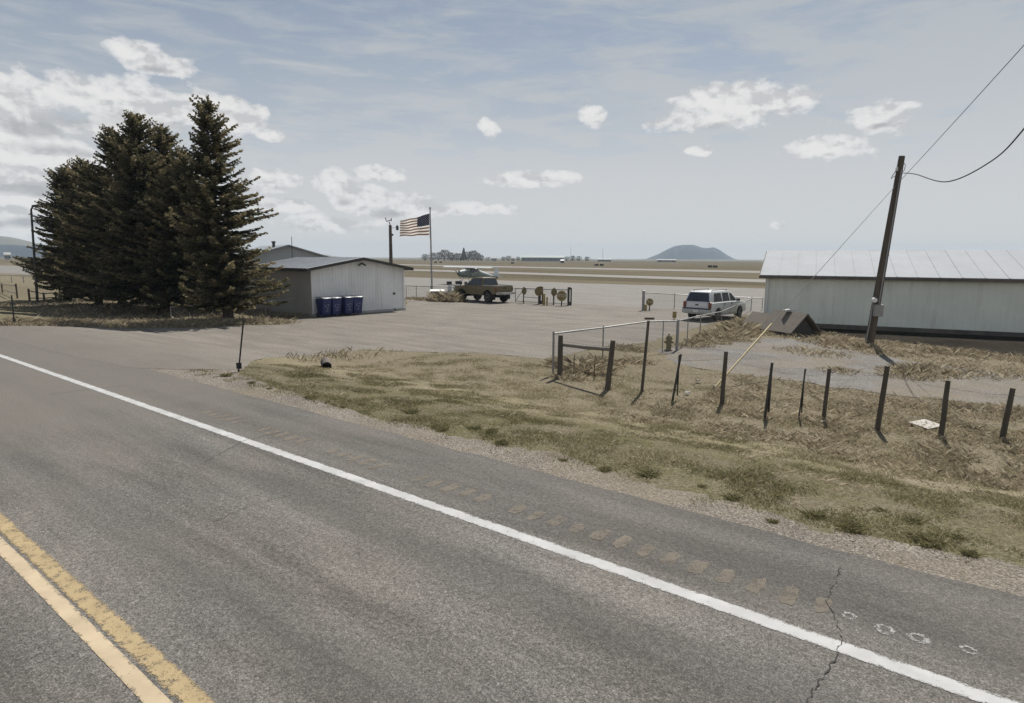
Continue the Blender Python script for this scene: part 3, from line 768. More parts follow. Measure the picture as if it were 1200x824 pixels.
# wheeled bins in front of the shed
def make_bin():
    r = thing('wheeled_bin', (0, 0, 0), '', 'bin', 'blue wheeled bins by the shed')
    mb = MB(); w0, d0, w1, d1, h = .27, .28, .33, .4, 1.13
    vs = [(a * w0, b * d0, .1) for a, b in ((-1, -1), (1, -1), (1, 1), (-1, 1))] + [(a * w1, b * d1, h) for a, b in ((-1, -1), (1, -1), (1, 1), (-1, 1))]
    mb.add(vs, [(3, 2, 1, 0), (4, 5, 6, 7), (0, 1, 5, 4), (1, 2, 6, 5), (2, 3, 7, 6), (3, 0, 4, 7)])
    mb.box((0, -.02, h - .03), (.66, .8, .06)); mb.build('body', MT['bin'], r, bevel=.02, smooth=True)
    mb = MB(); mb.prism([(-.42, 0), (.4, .06), (.42, .1), (.1, .13), (-.3, .09), (-.43, .04)], -.335, .335, lambda u, v, w: Vector((w, u, h + .005 + v)))
    mb.build('lid', MT['binlid'], r, bevel=.015, smooth=True)
    mb = MB(); mb.tube([(-.26, .45, h - .06), (.26, .45, h - .06)], .02, 8); mb.box((-.24, .41, h - .06), (.03, .1, .05)); mb.box((.24, .41, h - .06), (.03, .1, .05)); mb.build('handle', MT['black'], r)
    for s_ in (-1, 1):
        mb = MB(); mb.lathe([(.05, -.03), (.13, -.035), (.14, 0), (.13, .035), (.05, .03)], (s_ * .27, .28, .14), 16, 'X'); mb.build('wheel', MT['rubber'], r, smooth=True)
    mb = MB()   # three chasing arrows printed on the front
    for k in range(3):
        t = 2 * PI * k / 3 + .5; m_ = Matrix.Rotation(t, 3, 'Y'); 
        for (cx, cz, sx, sz) in ((0, .115, .1, .04), (.065, .11, .035, .09)):
            c = m_ @ Vector((cx, 0, cz)); zz = .66 + c.z; yf = -(d0 + (d1 - d0) * (zz - .1) / (h - .1)) - .006
            mb.box((c.x, yf, zz), (sx, .005, sz), mat=m_)
    mb.box((0, -(d0 + (d1 - d0) * .28) - .006, .38), (.2, .005, .04)); mb.build('printed_marking', MT['binmark'], r)
    return r
bin0 = make_bin(); ang_ = math.atan2(d.y, d.x)
for k, (px, py, lab) in enumerate([(375.5, 369.8, 'blue wheeled bin nearest the corner of the shed, leftmost of four'), (388, 369, 'second blue wheeled bin from the shed corner, left of the gap'),
                                   (402.5, 368, 'third blue wheeled bin from the shed corner, just right of the gap'), (413, 367, 'rightmost blue wheeled bin, farthest from the shed corner')]):
    b = bin0 if k == 0 else copy_tree(bin0); q = G(px, py); q = P3(A, d, n, [.42, 1.12, 2.0, 2.72][k], -.72, 0); b.location = (q.x, q.y, LOW + .012); b.rotation_euler = (0, 0, ang_ + random.uniform(-.12, .12)); b['label'] = lab

# grey house behind the shed
c0 = AT(338, 302, 64); z_r = AT(338, 287.5, 64).z
ha = Vector((c0.x, c0.y)).normalized(); hd = Vector((ha.y, -ha.x)); hd = (hd * .97 + ha * .25).normalized(); hn = Vector((-hd.y, hd.x))
hb = Vector((c0.x, c0.y, LOW)); house = thing('grey_house', hb, 'grey gabled building rising behind the shed roof with a vent pipe', 'building')
hw = 5.2; hz = z_r - 1.5
mb = MB(); mb.prism([(-hw, LOW - .2), (hw, LOW - .2), (hw, hz), (0, z_r - .08), (-hw, hz)], 0, 11, lambda u, v, w: P3(hb, hd, hn, u, w, v)); mb.build('wall', MT['house'], house, hb)
mb = MB()
for s_ in (-1, 1):
    mb.prism([(s_ * (hw + .5), hz - .14 - .06), (0, z_r - .06), (0, z_r + .06), (s_ * (hw + .5), hz - .14 + .06)], -.35, 11.4, lambda u, v, w: P3(hb, hd, hn, u, w, v))
rf = mb.build('roof', MT['roof_green'], house, hb)
mb = MB(); q = VT(Vector((AT(320.5, 292, 66).x, AT(320.5, 292, 66).y, 0)), 320.5, 283); mb.tube([q - Vector((0, 0, 1.6)), q], .14, 10); mb.tube([q - Vector((0, 0, .12)), q + Vector((0, 0, .02))], .2, 10); mb.build('vent_pipe', MT['dsteel'], house, hb)
mb = MB(); q = AT(341.5, 277.5, 63); mb.tube([Vector((q.x, q.y, LOW)), q], .03, 6); mb.build('antenna', MT['dsteel'], house, hb)

# long hangar on the right
A, B = G(894, 380.5), G(1200, 395)
d, n = frame_of(A, B); L_ = 46.0
ze = VT(A, 894, 322).z
r_ = ray(966, 295); hx = Vector((r_.x, r_.y))     # where the ridge's near end is seen
den = n.x * hx.y - n.y * hx.x; w_r = -(A.x * hx.y - A.y * hx.x) / den; w_r = min(max(w_r, 5), 11)
pr = A.to_2d() + n * w_r; zr_ = CH + r_.z * (pr.length / hx.length)
hang = thing('long_hangar', A, 'long pale green metal hangar with a weathered white roof behind the leaning pole', 'hangar')
gz_ = LOW
mb = MB(); ribbed(mb, A, d, L_, gz_ - .1, lambda u: ze, -n, .3, .011); mb.build('front_wall', MT['hangar'], hang, A)
mb = MB(); ribbed(mb, A, n, 2 * w_r, gz_ - .1, lambda u: ze + (zr_ - ze) * (1 - abs(u / w_r - 1)), -d, .3, .022)
ribbed(mb, (A.to_2d() + d * L_).to_3d(), n, 2 * w_r, gz_ - .1, lambda u: ze + (zr_ - ze) * (1 - abs(u / w_r - 1)), d, .3, .022)
ribbed(mb, (A.to_2d() + n * 2 * w_r).to_3d(), d, L_, gz_ - .1, lambda u: ze, n, .3, .022); mb.build('end_walls', MT['hangar'], hang, A)
mb = MB(); ov = .3; sl = (zr_ - ze) / w_r; rr = random.Random(3)
for side in (0, 1):
    w0, w1 = (-ov, w_r) if side == 0 else (2 * w_r + ov, w_r); z0_ = ze - sl * ov + .04
    u = -ov; 
    while u < L_ + ov:     # overlapping sheets, each lying a little differently
        lift = rr.uniform(0, .006); wd = .95
        ru = [(w0, z0_ + lift), (w1, zr_ + .04 + lift), (w1, zr_ + .075 + lift), (w0, z0_ + .035 + lift)]
        mb.prism(ru, u, u + wd - .004, lambda a_, v, b_: P3(A, d, n, b_, a_, v)); 
        mb.prism([(w0, z0_ + .036 + lift), (w1, zr_ + .076 + lift), (w1, zr_ + .088 + lift), (w0, z0_ + .048 + lift)], u, u + .06, lambda a_, v, b_: P3(A, d, n, b_, a_, v))
        u += .95
mb.build('roof', MT['roof'], hang, A)
mb = MB(); mb.box(P3(A, d, n, L_ / 2, -ov - .03, ze - sl * ov - .03), (L_ + 2 * ov, .06, .16), math.atan2(d.y, d.x)); mb.box(P3(A, d, n, L_ / 2, -ov / 2, ze - .13), (L_ + ov, .22, .1), math.atan2(d.y, d.x))
for s_, w0 in ((0, -ov), (1, 2 * w_r + ov)):
    mb.prism([(w0, ze - sl * ov - .1), (w_r, zr_ - .1), (w_r, zr_ + .03), (w0, ze - sl * ov + .03)], -ov - .06, -ov - .003, lambda a_, v, b_: P3(A, d, n, b_, a_, v))
mb.build('eave_board', MT['oldtrim'], hang, A)
mb = MB(); mb.box(P3(A, d, n, L_ / 2, -.03, gz_ + .06), (L_, .08, .3), math.atan2(d.y, d.x)); mb.build('sill', MT['oldtrim'], hang, A)
mb = MB(); mb.tube([P3(A, d, n, .12, -.07, gz_), P3(A, d, n, .12, -.07, ze - .1)], .05, 8); mb.build('corner_pipe', MT['siding'], hang, A)

# A-frame shelters beside the hangar
def aframe(px, py, wid, dep, hgt, rz, name, label, open_end=True):
    c = G(px, py); r = thing(name, c, label, 'shelter', None, rz)
    mb = MB(); 
    for s_ in (-1, 1): mb.prism([(s_ * wid / 2, .14), (0, hgt), (0, hgt + .07), (s_ * (wid / 2 + .06), .17)], -dep / 2, dep / 2, lambda u, v, w: Vector((u, w, v)))
    mb.build('roof_panel', MT['shingle'], r)
    mb = MB(); mb.prism([(-wid / 2 + .12, .02), (wid / 2 - .12, .02), (0, hgt - .08)], -dep / 2 + .25, dep / 2 - .08, lambda u, v, w: Vector((u, w, v))); mb.build('infill', MT['fascia'], r)
    mb = MB(); mb.box((-wid / 2 + .1, 0, .06), (.09, dep, .14)); mb.box((wid / 2 - .1, 0, .06), (.09, dep, .14)); mb.build('skid', MT['wood'], r)
    return r
t = aframe(925, 391, 1.9, 2.2, 1.05, R(20), 'a_frame_shelter', 'larger brown A-frame shelter with its dark open end facing right by the hangar')
mb = MB(); mb.prism([(-.3, 0), (.25, .02), (.3, .07), (0, .12), (-.28, .08)], -.14, .16, lambda u, v, w: Vector((u, w, v))); 
b = mb.build('crumpled_bag', MT['paper']); 
b.location = t.matrix_basis @ Vector((.0, .1, 1.12)); tag(b, 'crumpled white bag lying on the ridge of the brown shelter', 'bag')
aframe(893, 385, 1.5, 1.6, .8, R(20), 'low_shelter', 'smaller brown shelter tucked against the hangar corner')

# ------------------------------------------------------------------ poles and wires
bp = G(1018, 406); tp = VT(bp, 1057, 183); ax_ = tp - bp
up = thing('utility_pole', bp, 'leaning brown wooden utility pole with a meter box in front of the hangar', 'utility pole')
mb = MB(); mb.tube([bp - ax_ * .06, bp, bp + ax_ * .3, bp + ax_ * .7, tp], [.185, .18, .165, .14, .115], 14); mb.build('pole', MT['pole'], up, bp, smooth=True)
def onp(t, dx=0, dy=0): return bp + ax_ * t + Vector((dx, dy, 0))
mb = MB(); q = onp(.2, .0, -.24); mb.box(q, (.36, .18, .5)); mb.build('meter_box', MT['steel'], up, bp, bevel=.02)
mb = MB(); q = onp(.255, -.22, -.18); mb.lathe([(.02, -.1), (.1, -.09), (.11, .03), (.05, .09), (.01, .1)], q, 12, 'Y'); mb.build('meter_dial', MT['white'], up, bp, smooth=True)
mb = MB(); mb.tube([onp(.0, -.21, -.08), onp(.12, -.19, -.1), onp(.24, -.19, -.1)], .028, 8); mb.tube([onp(.23, .0, -.19), onp(.6, .0, -.16), onp(.93, -.0, -.13)], .025, 8); mb.build('conduit', MT['steel'], up, bp)
mb = MB(); k1 = onp(.925, -.12, -.05); mb.tube([onp(.93, -.1, 0), onp(.925, -.2, -.1), onp(.9, -.32, -.12), onp(.885, -.36, -.12), onp(.9, -.2, -.1)], .014, 6)
mb.tube([onp(.97, .1, 0), onp(.955, .18, -.05), onp(.93, .17, -.05), onp(.915, .08, -.03)], .012, 6); mb.build('drip_loop', MT['cable'], up, bp)
mb = MB(); mb.lathe([(.03, -.09), (.06, -.06), (.035, -.02), (.06, .02), (.035, .06), (.02, .09)], onp(.935, -.17, -.08), 10); mb.build('insulator', MT['white'], up, bp)
# guy wire with yellow guard
an = G(836, 456); at_ = onp(.86)
guy = thing('guy_wire', an, 'guy wire from the leaning pole with a faded yellow guard at its foot', 'guy wire')
mb = MB(); mb.tube([an, at_], .009, 6); mb.build('wire', MT['wire'], guy, an)
dg = at_ - an; tt = .1
for _ in range(200):
    q = an + dg * tt; v_ = (cam.matrix_world.inverted() @ q); px = 600 + F * v_.x / -v_.z
    if px > 904: break
    tt += .003
mb = MB(); mb.tube([an + dg * .004, an + dg * tt], [.026, .034], 10); mb.build('guard', MT['guard'], guy, an, smooth=True)
mb = MB(); mb.tube([an - Vector((0, 0, .2)), an + Vector((.02, 0, .12))], .025, 8); mb.build('anchor_rod', MT['steel'], guy, an)
# overhead lines running off over the road on the right
def sag(a, b, s_, n=24): return [a.lerp(b, t / n) - Vector((0, 0, 4 * s_ * (t / n) * (1 - t / n))) for t in range(n + 1)]
q = AT(1200, 48, 17.5); far_ = at_ + (q - at_) * 2.2
mb = MB(); mb.tube(sag(at_, far_, .1), .009, 5); tag(mb.build('span_wire', MT['wire'], None, at_), 'thin straight overhead wire rising from the leaning pole out over the road', 'wire')
s0 = onp(.915, .1, -.03); p1, p2, p3, p4 = AT(1072, 204, 24.6), AT(1110, 213, 22), AT(1160, 190, 19.5), AT(1200, 151, 17.5); p5 = p4 + (p4 - p3) * 1.3 + Vector((0, 0, .5))
def cat(pts, n=10):
    out = []; P = [pts[0]] + pts + [pts[-1]]
    for i in range(1, len(P) - 2):
        for k in range(n):
            t = k / n; a, b, c, e_ = P[i - 1], P[i], P[i + 1], P[i + 2]
            out.append(.5 * ((2 * b) + (c - a) * t + (2 * a - 5 * b + 4 * c - e_) * t * t + (3 * b - a - 3 * c + e_) * t ** 3))
    return out + [P[-1]]
mb = MB(); mb.tube(cat([s0, p1, p2, p3, p4, p5]), .017, 6); tag(mb.build('sagging_cable', MT['cable'], None, s0), 'thick dark sagging cable drooping from the leaning pole top', 'cable')

# pole behind the shed
b = AT(458, 300, 75); b.z = LOW; t_ = VT(b, 457.3, 264)
pp = thing('short_utility_pole', b, 'dark wooden pole with insulator arms standing behind the shed left of the flag', 'utility pole')
mb = MB(); mb.tube([b, b + (t_ - b) * .3, t_], [.26, .22, .17], 10); mb.build('pole', MT['pole'], pp, b, smooth=True)
mb = MB(); 
mb.tube([t_, AT(456, 260, 75)], .06, 6); mb.tube([AT(453, 259.5, 75), AT(458.5, 258, 75)], .05, 6)
mb.tube([AT(452.8, 259.5, 75), AT(451.6, 255, 75)], .05, 6); mb.tube([AT(458.5, 259, 75), AT(458.4, 256, 75)], .07, 6); mb.build('insulator_arm', MT['dsteel'], pp, b)
mb = MB(); mb.tube([AT(457.5, 275, 75), AT(461, 275.3, 75)], .12, 8); mb.build('lamp_arm', MT['dsteel'], pp, b)
mb = MB(); c = AT(465.6, 267, 75); mb.lathe([(.05, -.3), (.16, -.25), (.17, .15), (.1, .26), (.03, .32)], c, 10); mb.tube([AT(458, 267, 75), c], .02, 5); mb.build('insulator', MT['dsteel'], pp, b)

# street lamp behind the leftmost spruce
b = AT(38, 300, 62); b.z = LOW; t_ = VT(b, 36.5, 246)
sl_ = thing('street_lamp', b, 'thin dark street lamp with hooked head left of the spruces', 'street lamp')
mb = MB(); mb.tube([b, t_, t_ + Vector((.12, 0, .22)), t_ + Vector((.4, 0, .3))], [.1, .07, .06, .06], 8); mb.build('pole', MT['dsteel'], sl_, b)
mb = MB(); mb.prism([(-.1, 0), (.5, 0), (.55, .08), (.3, .16), (-.08, .12)], -.12, .12, lambda u, v, w: t_ + Vector((.25 + u, w, .24 + v))); mb.build('lamp_head', MT['dsteel'], sl_, b)

# flag and flagpole
b = G(506.5, 351); t_ = VT(b, 504, 245)
fp = thing('flagpole', b, 'tall silver flagpole behind the parking lot', 'flagpole')
mb = MB(); mb.tube([b, b + (t_ - b) * .5, t_], [.085, .07, .05], 12); mb.build('pole', MT['steel'], fp, b, smooth=True)
mb = MB(); mb.lathe([(.01, -.09), (.07, -.07), (.1, 0), (.07, .07), (.01, .09)], t_ + Vector((0, 0, .08)), 12); mb.build('finial', MT['chrome'], fp, b, smooth=True)
mb = MB(); mb.tube([b + Vector((0, 0, -.05)), b + Vector((0, 0, .22))], [.22, .16], 12); mb.build('base_collar', MT['steel'], fp, b)
# flag: hoist on the right, stripes run off to the left
dist = b.to_2d().length
h0, h1 = AT(503, 251, dist), AT(503, 275.5, dist)         # hoist top, bottom
f0, f1 = AT(469, 259, dist), AT(469, 277, dist)           # fly top, bottom
flag = thing('flag', h0, 'striped flag with a starred dark canton flying leftward from the flagpole', 'flag')
def fl(u, v):   # u 0 hoist..1 fly, v 0 top..1 bottom
    p = h0.lerp(f0, u).lerp(h1.lerp(f1, u), v); w = math.sin(u * 9 + v * 1.5) * .13 * u ** .6 + math.sin(u * 17 - v * 3) * .035 * u
    return p + Vector((w * .35, w, .05 * math.sin(u * 7 + 1) * (1 - v) + .04 * math.sin(u * 12 + v * 4) * u))
def cloth(mb, u0, u1, v0, v1, nu, nv, yo=0):
    o = len(mb.v)
    for i in range(nv + 1):
        for j in range(nu + 1): mb.v.append(fl(u0 + (u1 - u0) * j / nu, v0 + (v1 - v0) * i / nv) + Vector((0, yo, 0)))
    for i in range(nv):
        for j in range(nu): a = o + i * (nu + 1) + j; mb.f.append((a, a + 1, a + nu + 2, a + nu + 1))
rm, wm, bm_, sm = MB(), MB(), MB(), MB()
for k in range(13):
    cloth(rm if k % 2 == 0 else wm, .4 if k < 7 else 0, 1, k / 13, (k + 1) / 13, 24, 1)
cloth(bm_, 0, .4, 0, 7 / 13, 10, 7)
for r in range(9):
    for c in range(6 if r % 2 == 0 else 5):
        u = (.033 + .066 * c + (0 if r % 2 == 0 else .033)); v = (r + 1) * 7 / 13 / 10
        for yo in (-.012, .012):
            ps = []
            for k in range(10):
                rr_ = .017 if k % 2 == 0 else .007; t = 2 * PI * k / 10 + PI / 2; ps.append(fl(u + rr_ * math.cos(t) * .8, v - rr_ * math.sin(t) * 1.35) + Vector((0, yo, 0)))
            sm.add(ps, [tuple(range(10))])
rm.build('red_stripes', MT['red'], flag, h0, smooth=True); wm.build('white_stripes', MT['fwhite'], flag, h0, smooth=True); bm_.build('canton', MT['fblue'], flag, h0, smooth=True); sm.build('stars', MT['fwhite'], flag, h0)
mb = MB(); mb.tube([h0 + Vector((.02, 0, .1)), h1 + Vector((.06, 0, -.2))], .012, 5); mb.build('halyard', MT['cable'], flag, h0)

# ------------------------------------------------------------------ fences
def fence(name, label, bases, h_, posts, off, mesh=True, rail=True, rp=.03, cat_='fence', low=False, postmat=None):
    """chain-link panels between ground points; posts = [(point, height, radius)]"""
    r = thing(name, bases[0], label, cat_)
    if mesh:
        me = bpy.data.meshes.new('mesh_panel'); V, Fc, U = [], [], []; u = 0
        for i, p in enumerate(bases):
            if i: u += (p - bases[i - 1]).length
            V += [tuple(p + Vector((0, 0, .05)) - bases[0]), tuple(p + Vector((0, 0, h_[i] - .02)) - bases[0])]; U += [(u, 0), (u, h_[i])]
        for i in range(len(bases) - 1): Fc.append((2 * i, 2 * i + 2, 2 * i + 3, 2 * i + 1))
        me.from_pydata(V, [], Fc); uv = me.uv_layers.new()
        for l in me.loops: uv.data[l.index].uv = U[l.vertex_index]
        me.materials.append(MT['link']); o = bpy.data.objects.new('mesh_panel', me); COL.objects.link(o); o.parent = r
    if rail:
        mb = MB(); mb.tube([p + Vector((0, 0, z)) for p, z in zip(bases, h_)], rp, 8); mb.build('top_rail', MT['steel'], r, bases[0])
    if low:
        mb = MB(); mb.tube([p + Vector((0, 0, .12)) for p in bases], rp * .7, 8); mb.build('bottom_rail', MT['steel'], r, bases[0])
    for p, hh, rd in posts:
        mb = MB(); mb.tube([p - Vector((0, 0, .15)), p + Vector((0, 0, hh))], rd, 8); mb.lathe([(rd * 1.15, 0), (rd * 1.15, .03), (rd * .6, .07), (.005, .085)], p + Vector((0, 0, hh)), 8)
        mb.build('post', postmat or MT['steel'], r, bases[0])
    return r
def bt(bx, by, ty): b = G(bx, by); return b, VT(b, bx, ty).z - b.z
# foreground chain-link fence along the edge of the lot
pts = [bt(648, 440, 391), bt(706, 424, 384), bt(757, 415, 377), bt(793, 411, 376)]
pts2 = [bt(793, 411, 376), bt(820, 395, 370), bt(845, 382, 365), bt(880, 364.5, 350)]
allp = pts + pts2[1:]
fence('chain_link_fence', 'low chain-link fence running from the timber brace to the white car', [p for p, _ in allp], [z for _, z in allp],
      [(p, z, .035) for p, z in allp[:1]] + [(p, z, .025) for p, z in (allp[1], allp[4], allp[5])] + [(allp[3][0], allp[3][1], .06)] + [(bt(776, 413, 378)[0], bt(776, 413, 378)[1], .022), (bt(805, 404, 374)[0], bt(805, 404, 374)[1], .022)], .0)
# fence and gate post on the apron line, right
pts = [bt(753.5, 364, 343), bt(790, 362, 345), bt(835, 362.5, 347), bt(880, 364, 349), bt(893, 364, 349.5)]
fence('airfield_fence', 'wire mesh fence behind the white car joining the hangar corner', [p for p, _ in pts], [z for _, z in pts], [(pts[0][0], pts[0][1] + .1, .1)] + [(p, z, .03) for p, z in pts[1:]], 0)
b, z = bt(757, 363.5, 343)
# fence left of the gate, from the shed to the flagpole and behind the pickup
pts = [bt(476, 350, 335), bt(488, 350.5, 335.5), bt(505, 351, 336), bt(540, 352, 337), bt(575, 353, 338), bt(604, 354, 338.5)]
fence('shed_side_fence', 'wire mesh fence from the shed past the flagpole behind the pickup', [p for p, _ in pts], [z for _, z in pts], [(p, z, .03) for p, z in pts], 0)
# sliding gate
pts = [bt(604, 354.5, 338), bt(613.5, 355, 338.2), bt(632.5, 356.4, 338.8), bt(649, 357, 339.3), bt(666, 358, 339.8)]
gate = fence('sliding_gate', 'long open mesh gate with round signs beside the brown pickup', [p for p, _ in pts], [z for _, z in pts], [(pts[1][0], pts[1][1] + .1, .05), (pts[3][0], pts[3][1] + .1, .05)], 0, rp=.04, cat_='gate', low=True)
g0 = pts[0][0]
for k in (2, 4):
    mb = MB(); p, z = pts[k]; mb.tube([p, p + Vector((0, 0, z + .2))], .09, 10); mb.tube([p + Vector((.22, .1, 0)), p + Vector((.22, .1, z + .15))], .06, 8); mb.box(p + Vector((.05, -.04, z + .12)), (.26, .2, .2)); mb.box(p + Vector((.08, -.04, .16)), (.3, .2, .26)); mb.build('gate_post', MT['dsteel'], gate, g0)
mb = MB(); mb.tube([pts[0][0] + Vector((0, 0, .15)), pts[1][0] + Vector((0, 0, pts[1][1] - .05))], .025, 6); mb.tube([pts[1][0] + Vector((0, 0, .5)), pts[2][0] + Vector((0, 0, .5))], .025, 6); mb.build('brace_bar', MT['steel'], gate, g0)
# traffic signs on the gate
def sign(name, px, py, rad, rz, face, label, stop=True, sides=8, post=None, pr_=.04, behind=.12):
    b = G(px, py); r = thing(name, b, label, 'sign', None, rz)
    zc = post; mb = MB(); mb.tube([(0, 0, -.1), (0, 0, zc + rad * .85)], pr_, 8); mb.build('post', MT['dsteel'], r)
    poly = [(rad * math.cos(2 * PI * (k + .5) / sides), zc + rad * math.sin(2 * PI * (k + .5) / sides)) for k in range(sides)]
    mb = MB(); mb.prism(poly, -.05, -.065, lambda u, v, w: Vector((u, w, v))); mb.build('sign_plate', face, r)
    if stop:
        mb = MB(); n_ = sides
        for k in range(n_):
            a, c = poly[k], poly[(k + 1) % n_]; q0 = Vector((a[0] * .94, -.0665, zc + (a[1] - zc) * .94)); q1 = Vector((c[0] * .94, -.0665, zc + (c[1] - zc) * .94)); s0_ = Vector((a[0] * .89, -.0665, zc + (a[1] - zc) * .89)); s1_ = Vector((c[0] * .89, -.0665, zc + (c[1] - zc) * .89)); mb.add([q0, q1, s1_, s0_], [(0, 1, 2, 3)])
        mb.build('border', MT['signink'], r)
        cu = bpy.data.curves.new('lettering', 'FONT'); cu.body = 'STOP'; cu.align_x = 'CENTER'; cu.align_y = 'CENTER'; cu.size = rad * .82; cu.extrude = .002; cu.offset = .012 * rad
        tmp = bpy.data.objects.new('lettering', cu); COL.objects.link(tmp); bpy.context.view_layer.update()
        lm = bpy.data.meshes.new_from_object(tmp.evaluated_get(bpy.context.evaluated_depsgraph_get())); bpy.data.objects.remove(tmp)
        lm.materials.clear(); lm.materials.append(MT['signink']); lm.name = 'lettering'
        o = bpy.data.objects.new('lettering', lm); COL.objects.link(o); o.parent = r; o.location = (0, -.069, zc); o.rotation_euler = (PI / 2, 0, 0)
    return r
sign('stop_sign', 658, 358.6, .43, R(-4), MT['signface'], 'large octagonal STOP sign at the right end of the long gate', True, 8, .8, .05)
sign('stop_sign', 648.5, 357.6, .33, R(38), MT['signback'], 'dull round sign just left of the large STOP sign on the gate', False, 8, 1.04)
sign('round_sign', 631, 357, .38, R(22), MT['signback'], 'round grey sign beside the middle gate post', False, 16, 1.08)
sign('round_sign', 613.5, 356, .31, R(48), MT['signback'], 'small narrow round sign nearest the back of the pickup', False, 16, 1.05)
sign('stop_sign', 761, 364, .28, R(-8), MT['signface'], 'octagonal STOP sign beside the lone gate post left of the white car', True, 8, .62, .04)
# short posts near the gates
def bollard(px, py, h_, rd, label, mat):
    b = G(px, py); r = thing('bollard', b, label, 'bollard', 'short posts by the gates')
    mb = MB(); mb.tube([b - Vector((0, 0, .1)), b + Vector((0, 0, h_))], rd, 10); mb.build('post', mat, r, b, smooth=True)
    mb = MB(); mb.lathe([(rd, 0), (rd * .9, .04), (rd * .5, .07), (.01, .08)], b + Vector((0, 0, h_)), 10); mb.build('cap', mat, r, b, smooth=True)
bollard(637.5, 358, .9, .1, 'tan bollard between the round signs on the gate', MT['amber'])
bollard(641, 358.2, .62, .07, 'shorter pale bollard just right of the tan one', MT['amber'])
bollard(756.5, 364.5, .42, .09, 'squat tan bollard at the foot of the lone gate post', MT['amber'])
# hydrant inside the fence
b = G(783.5, 410.5); hy = thing('fire_hydrant', b, 'small yellowish fire hydrant behind the chain-link fence', 'hydrant')
mb = MB(); mb.lathe([(.17, -.05), (.17, .04), (.11, .06), (.105, .42), (.14, .45), (.14, .49), (.12, .56), (.07, .62), (.03, .64), (.03, .69)], b, 14); mb.build('barrel', MT['hydrant'], hy, b, smooth=True)
for s_ in (-1, 1):
    mb = MB(); mb.lathe([(.06, .08), (.06, .17), (.035, .19), (.01, .2)] if s_ > 0 else [(.06, -.08), (.06, -.17), (.035, -.19), (.01, -.2)], b + Vector((0, 0, .34)), 10, 'X'); mb.build('outlet', MT['hydrant'], hy, b)
# notice on the lot
b = G(790, 374.5); nt_ = thing('notice_board', b, 'faded yellow notice on a short post right of the low STOP sign', 'sign')
mb = MB(); mb.tube([b, b + Vector((0, 0, .3))], .03, 6); mb.build('post', MT['steel'], nt_, b)
mb = MB(); mb.box(b + Vector((0, -.04, .3)), (.24, .03, .4), R(-8)); mb.build('panel', MT['amber'], nt_, b)
b = G(761, 374.5); mb = MB(); mb.box(b + Vector((0, 0, .07)), (.62, .15, .12), R(8)); tag(mb.build('wheel_stop', MT['wood'], None, b, bevel=.03), 'low dark wheel stop bar lying on the lot behind the fence', 'wheel stop')

# wire fence with timber brace across the field
WP = [(656, 443, 657, 393, .085, 'wood', 'brace_post'), (712, 457, 718.5, 399, .08, 'wood', 'brace_post'), (752, 461, 760, 376, .042, 'wood', 'post'), (788, 470, 798, 415, .03, 'dsteel', 'post'), (846, 475, 851, 412, .055, 'wood', 'post'),
      (896, 491, 905, 425, .032, 'dsteel', 'post'), (936, 491, 944, 432, .018, 'dsteel', 'post'), (965, 492, 972, 432, .045, 'wood', 'post'), (1028, 504, 1040, 429, .055, 'wood', 'post'), (1102, 513, 1111, 446, .052, 'wood', 'post'), (1174, 516, 1187, 455, .055, 'wood', 'post'), (1262, 532, 1280, 468, .055, 'wood', 'post')]
root_p = G(656, 443); wf = thing('wire_fence', root_p, 'leaning weathered posts of a wire fence with a timber brace across the dry field', 'fence')
tops = []
for (bx, by, tx, ty, rd, mt, nm) in WP:
    b = G(bx, by); t_ = VT(b, tx, ty); a_ = t_ - b; tops.append((b, t_)); rr = random.Random(bx)
    mb = MB()
    if mt == 'wood': 
        mb.tube([b - a_ * .15, b + a_ * .02, b + a_ * .35 + Vector((rr.uniform(-.01, .01), rr.uniform(-.01, .01), 0)), b + a_ * .7, t_], [rd * 1.08, rd * 1.05, rd, rd * .96, rd * .88], 9)
    else: mb.tube([b - a_ * .15, t_], rd, 6); mb.box(b + a_ * .55 + Vector((rd, 0, 0)), (rd * .8, rd * 2.2, a_.length * .85))
    mb.build(nm, MT[mt], wf, root_p, smooth=True)
a0, a1 = VT(tops[0][0], 660, 404), VT(tops[1][0], 716, 409.5)
mb = MB(); mb.tube([a0, a0.lerp(a1, .5) - Vector((0, 0, .015)), a1], [.055, .058, .055], 9); mb.build('brace_rail', MT['rail'], wf, root_p, smooth=True)
for fr in (.32, .6, .88):
    mb = MB(); P = []
    for (b, t_) in tops: P.append(b.lerp(t_, fr if (t_ - b).length < 1.6 else fr * .8) + Vector((0, -.05, 0)))
    Q = []
    for a, c in zip(P[:-1], P[1:]): Q += sag(a, c, .03, 6)[:-1]
    mb.tube(Q + [P[-1]], .0032, 4); mb.build('wire', MT['wire'], wf, root_p)
for px, py, h_ in ((672, 443, .75), (696, 446, .8)):   # thin stays between the brace posts
    b = G(px, py); mb = MB(); mb.tube([b, b + Vector((.02, 0, h_))], .012, 5); mb.build('stay', MT['dsteel'], wf, root_p)

